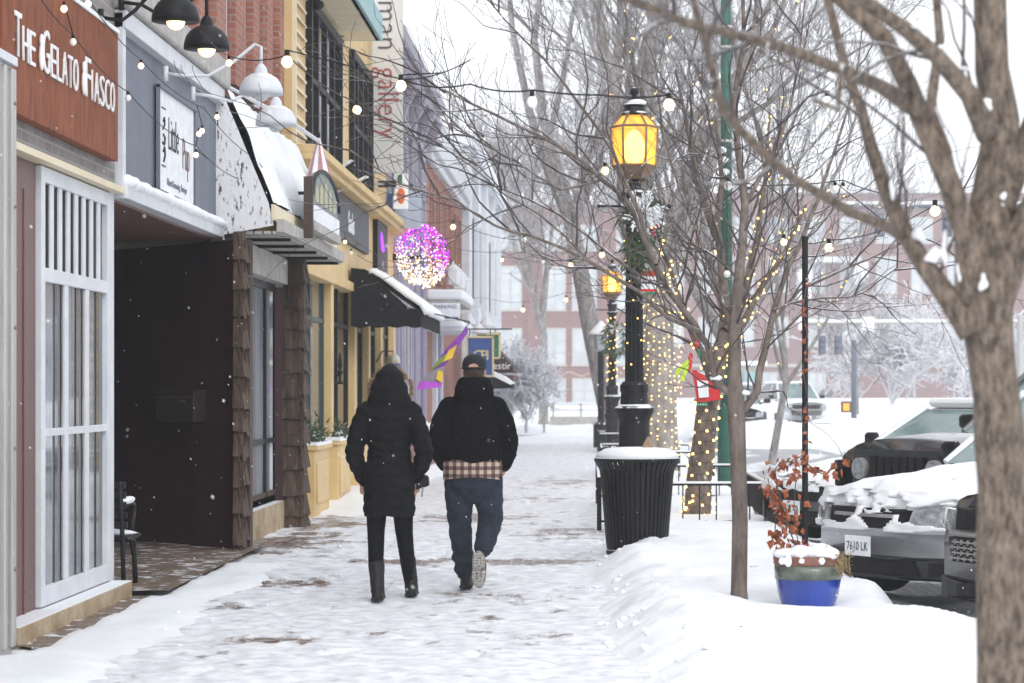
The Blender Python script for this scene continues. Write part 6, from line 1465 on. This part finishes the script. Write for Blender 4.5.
so2 = MB().add(vs, [tuple(range(n)), tuple(range(n,2*n))[::-1]]+[(k,n+k,n+(k+1)%n,(k+1)%n) for k in range(n)]).build('sole', solem, sr_, world=False)
g = MB(); rnd = random.Random(6)
for l in [i*.021+.02 for i in range(13)]:
    if .13 < l < .18: continue
    ww = .048*math.sqrt(max(.05,1-((l-.15)/.155)**2))
    for sx in (-1,0,1):
        p = [tr(sx*ww*.66-ww*.25, l, -.007), tr(sx*ww*.66+ww*.25, l+.003, -.007), tr(sx*ww*.66+ww*.22, l+.014, -.007), tr(sx*ww*.66-ww*.22, l+.012, -.007)]
        q_ = tr(0,0,.01)-tr(0,0,0); g.prism(p, q_)
g.build('tread_blocks', mat('tread_white',(.35,.34,.32),.8,(.7,.69,.66),ns=25), so2, world=False)
# plaid shirt tail
pm = bpy.data.materials.new('plaid_cloth'); pm.use_nodes = True; n_ = pm.node_tree.nodes; l_ = pm.node_tree.links; tcn = n_.new('ShaderNodeTexCoord'); sp_ = n_.new('ShaderNodeSeparateXYZ'); l_.new(tcn.outputs['Object'], sp_.inputs[0])
def band(out, sc2, thr):
    m1 = n_.new('ShaderNodeMath'); m1.operation = 'MULTIPLY'; m1.inputs[1].default_value = sc2; l_.new(out, m1.inputs[0]); m2 = n_.new('ShaderNodeMath'); m2.operation = 'FRACT'; l_.new(m1.outputs[0], m2.inputs[0]); m3 = n_.new('ShaderNodeMath'); m3.operation = 'GREATER_THAN'; m3.inputs[1].default_value = thr; l_.new(m2.outputs[0], m3.inputs[0]); return m3.outputs[0]
a1 = band(sp_.outputs[0], 17, .52); a2 = band(sp_.outputs[2], 17, .52); ad_ = n_.new('ShaderNodeMath'); l_.new(a1, ad_.inputs[0]); l_.new(a2, ad_.inputs[1])
rpp = n_.new('ShaderNodeValToRGB'); rpp.color_ramp.interpolation = 'CONSTANT'; e_ = rpp.color_ramp.elements; e_[0].color = (.52,.42,.35,1); e_[1].position = .4; e_[1].color = (.20,.12,.10,1); e3 = e_.new(.8); e3.color = (.06,.035,.04,1)
dv = n_.new('ShaderNodeMath'); dv.operation = 'MULTIPLY'; dv.inputs[1].default_value = .5; l_.new(ad_.outputs[0], dv.inputs[0]); l_.new(dv.outputs[0], rpp.inputs[0]); l_.new(rpp.outputs[0], n_['Principled BSDF'].inputs['Base Color']); n_['Principled BSDF'].inputs['Roughness'].default_value = .9
vs = []; N = 60
for j in range(7):
    for k in range(N):
        a = 2*math.pi*k/N; rr = 1+.012*math.sin(a*9)*(j/6); z = .99-.145*j/6-.012*math.cos(a*2)*(j/6); vs.append((.228*rr*math.cos(a), .168*rr*math.sin(a), z))
o = MB().add(vs, [(j*N+k,j*N+(k+1)%N,(j+1)*N+(k+1)%N,(j+1)*N+k) for j in range(6) for k in range(N)]).build('plaid_shirt', pm, mn, world=False, smooth=True)
jk = MB(); jk.loft([(0,0,.955,.220,.160),(0,0,.99,.232,.172),(0,0,1.08,.235,.18),(0,0,1.2,.238,.185),(0,0,1.32,.225,.165),(0,0,1.41,.185,.145),(0,0,1.47,.135,.12),(0,.0,1.53,.11,.10)],28)
seg(jk, [(-.175,0,1.385),(-.235,-.01,1.27),(-.272,-.03,1.14),(-.255,.0,1.03),(-.215,.05,.945)], [.088,.084,.068,.062,.050])
seg(jk, [(.175,0,1.385),(.235,-.01,1.27),(.280,-.03,1.14),(.27,.0,1.03),(.245,.05,.945)], [.088,.084,.068,.062,.050])
jk.loft([(.01,-.02,1.44,.135,.13),(.01,-.03,1.49,.15,.14),(.01,-.03,1.54,.145,.13),(.01,-.01,1.60,.115,.11),(.01,.0,1.62,.09,.09)],24)
blob(jk, 'jacket', fleece, mn, .010, 3, disp=lambda c,n: .013*fb(c.x*6,c.z*8,c.y*5,2)+.007*nz(c.x*10+c.z*14,c.z*4,c.y*10)+.004*nz(c.x*50,c.z*50,c.y*50))
hb = MB().ball((.01,.02,1.675), .083,.10,.11, n=20, m=12); hb.box(-.06,.08,-.06,.02,1.58,1.64); hr = blob(hb, 'hair', hairm, mn, .010, 3)
hr.data.transform(Matrix.Identity(4))
cpm = mat('black_cap_cloth', (.010,.010,.013), .85, ns=20)
cp = MB().loft([(.01,.03,1.695,.094,.112),(.01,.03,1.73,.093,.110),(.01,.03,1.765,.080,.095),(.01,.03,1.79,.052,.065),(.01,.03,1.80,.02,.025)],24)
cc = blob(cp, 'cap', cpm, mn, .008, 2)
MB().prism([(.01+.075*math.cos(R(a)),.13+.085*math.sin(R(a)),1.70) for a in range(0,181,20)],(0,.0,-.012)).build('visor', cpm, cc, world=False)
MB().tube([(.01+.092*math.cos(R(a)),.03+.108*math.sin(R(a)),1.690) for a in range(200,341,10)], .010, 8).build('strap', cpm, cc, world=False)
MB().prism([(.01+.038*math.cos(R(a)),-.088,1.698+.026*math.sin(R(a))) for a in range(0,181,20)],(0,.012,0)).build('opening_skin', skin, cc, world=False)

# ================= SNOWFALL AND HAZE =================
g = MB(); rnd = random.Random(99)
OCT = [(1,0,0),(-1,0,0),(0,1,0),(0,-1,0),(0,0,1),(0,0,-1)]; OF = [(0,2,4),(2,1,4),(1,3,4),(3,0,4),(2,0,5),(1,2,5),(3,1,5),(0,3,5)]
def flake(x,y,z,r):
    sl_ = rnd.uniform(1,2.2); g.add([(x+a*r-c*r*.5*sl_,y+b2*r,z+c*r*sl_) for a,b2,c in OCT], OF)
for i in range(5200):
    Y = 7+57*rnd.random()**.7; x = rnd.uniform(-.27,.20)*Y*1.05; z = rnd.uniform(-.12,.19)*Y+EYE
    if z < .1: continue
    flake(x, Y, z, rnd.uniform(.0012,.0030)*(1+Y/50))
for i in range(2500):   # snow beyond the frame too
    Y = rnd.uniform(1,50); x = rnd.uniform(-3.3,14); flake(x, Y, rnd.uniform(.1,9), rnd.uniform(.0015,.003)) if Y > 7 else None
g.build('falling_snow', mat('snowflake',(.85,.86,.88),.8), None, label='fine snowflakes drifting through the whole street', cat='snowfall', kind='stuff')
hz = MB().box(-910,910,-40,910,-1.6,26).build('haze', None, None, label='pale snowy haze filling the street', cat='haze', kind='stuff')
m = bpy.data.materials.new('haze_air'); m.use_nodes = True; n = m.node_tree.nodes; n.clear(); pv_ = n.new('ShaderNodeVolumePrincipled'); mo = n.new('ShaderNodeOutputMaterial'); m.node_tree.links.new(pv_.outputs[0], mo.inputs['Volume'])
pv_.inputs['Color'].default_value = (.97,.98,1,1); pv_.inputs['Density'].default_value = .0010; pv_.inputs['Anisotropy'].default_value = .2
hz.data.materials.append(m)

# every separate board, post or pilaster becomes a part of its own
SPLIT = ('columns','trim','white_posts','soffit_battens','pilasters','brick_piers','air_vents','snow_cap','steel_bands','vertical_boards','violet_boards','string_course','street_plate','blue_bars','bracket','pillars','rivets','doorway','dark_reflection','side_windows','fender_flare','post','white_dots','lime_tails','red_tails','snow_clumps','wall')
ONE = {'columns':'column','white_posts':'post','soffit_battens':'batten','pilasters':'pilaster','brick_piers':'brick_pier','air_vents':'air_vent','steel_bands':'steel_band','vertical_boards':'vertical_board','violet_boards':'violet_board','blue_bars':'bar','pillars':'pillar','rivets':'rivet','side_windows':'side_window','white_dots':'dot','lime_tails':'lime_tail','red_tails':'red_tail','snow_clumps':'snow_clump','trim':'trim_board'}
def split_loose(o):
    me = o.data; par = list(range(len(me.vertices)))
    def fd(a):
        while par[a] != a: par[a] = par[par[a]]; a = par[a]
        return a
    for p in me.polygons:
        v = p.vertices; r0 = fd(v[0])
        for q in v[1:]: par[fd(q)] = r0
    groups = {}
    for p in me.polygons: groups.setdefault(fd(p.vertices[0]), []).append(p)
    if len(groups) < 2 or len(groups) > 100: return
    nm = ONE.get(o.name.split('.')[0], o.name.split('.')[0]); sm = me.polygons[0].use_smooth
    for ps in groups.values():
        ids = sorted({i for p in ps for i in p.vertices}); mp = {i: k for k, i in enumerate(ids)}
        m2 = bpy.data.meshes.new(nm); m2.from_pydata([me.vertices[i].co[:] for i in ids], [], [[mp[i] for i in p.vertices] for p in ps]); m2.materials.append(me.materials[0])
        m2.polygons.foreach_set('use_smooth', [sm]*len(m2.polygons))
        q = bpy.data.objects.new(nm, m2); sc.collection.objects.link(q); q.parent = o.parent; q.location = o.location
        for md in o.modifiers:
            if md.type == 'BEVEL': b = q.modifiers.new('bevel','BEVEL'); b.width = md.width; b.segments = 2; b.limit_method = 'ANGLE'
    bpy.data.objects.remove(o)
SPLIT += ('fairy_lights',); ONE['fairy_lights'] = 'fairy_light'
for o in [o for o in sc.objects if o.type == 'MESH' and o.parent and not o.children and o.name.split('.')[0] in SPLIT and not o.get('kind')]:
    split_loose(o)
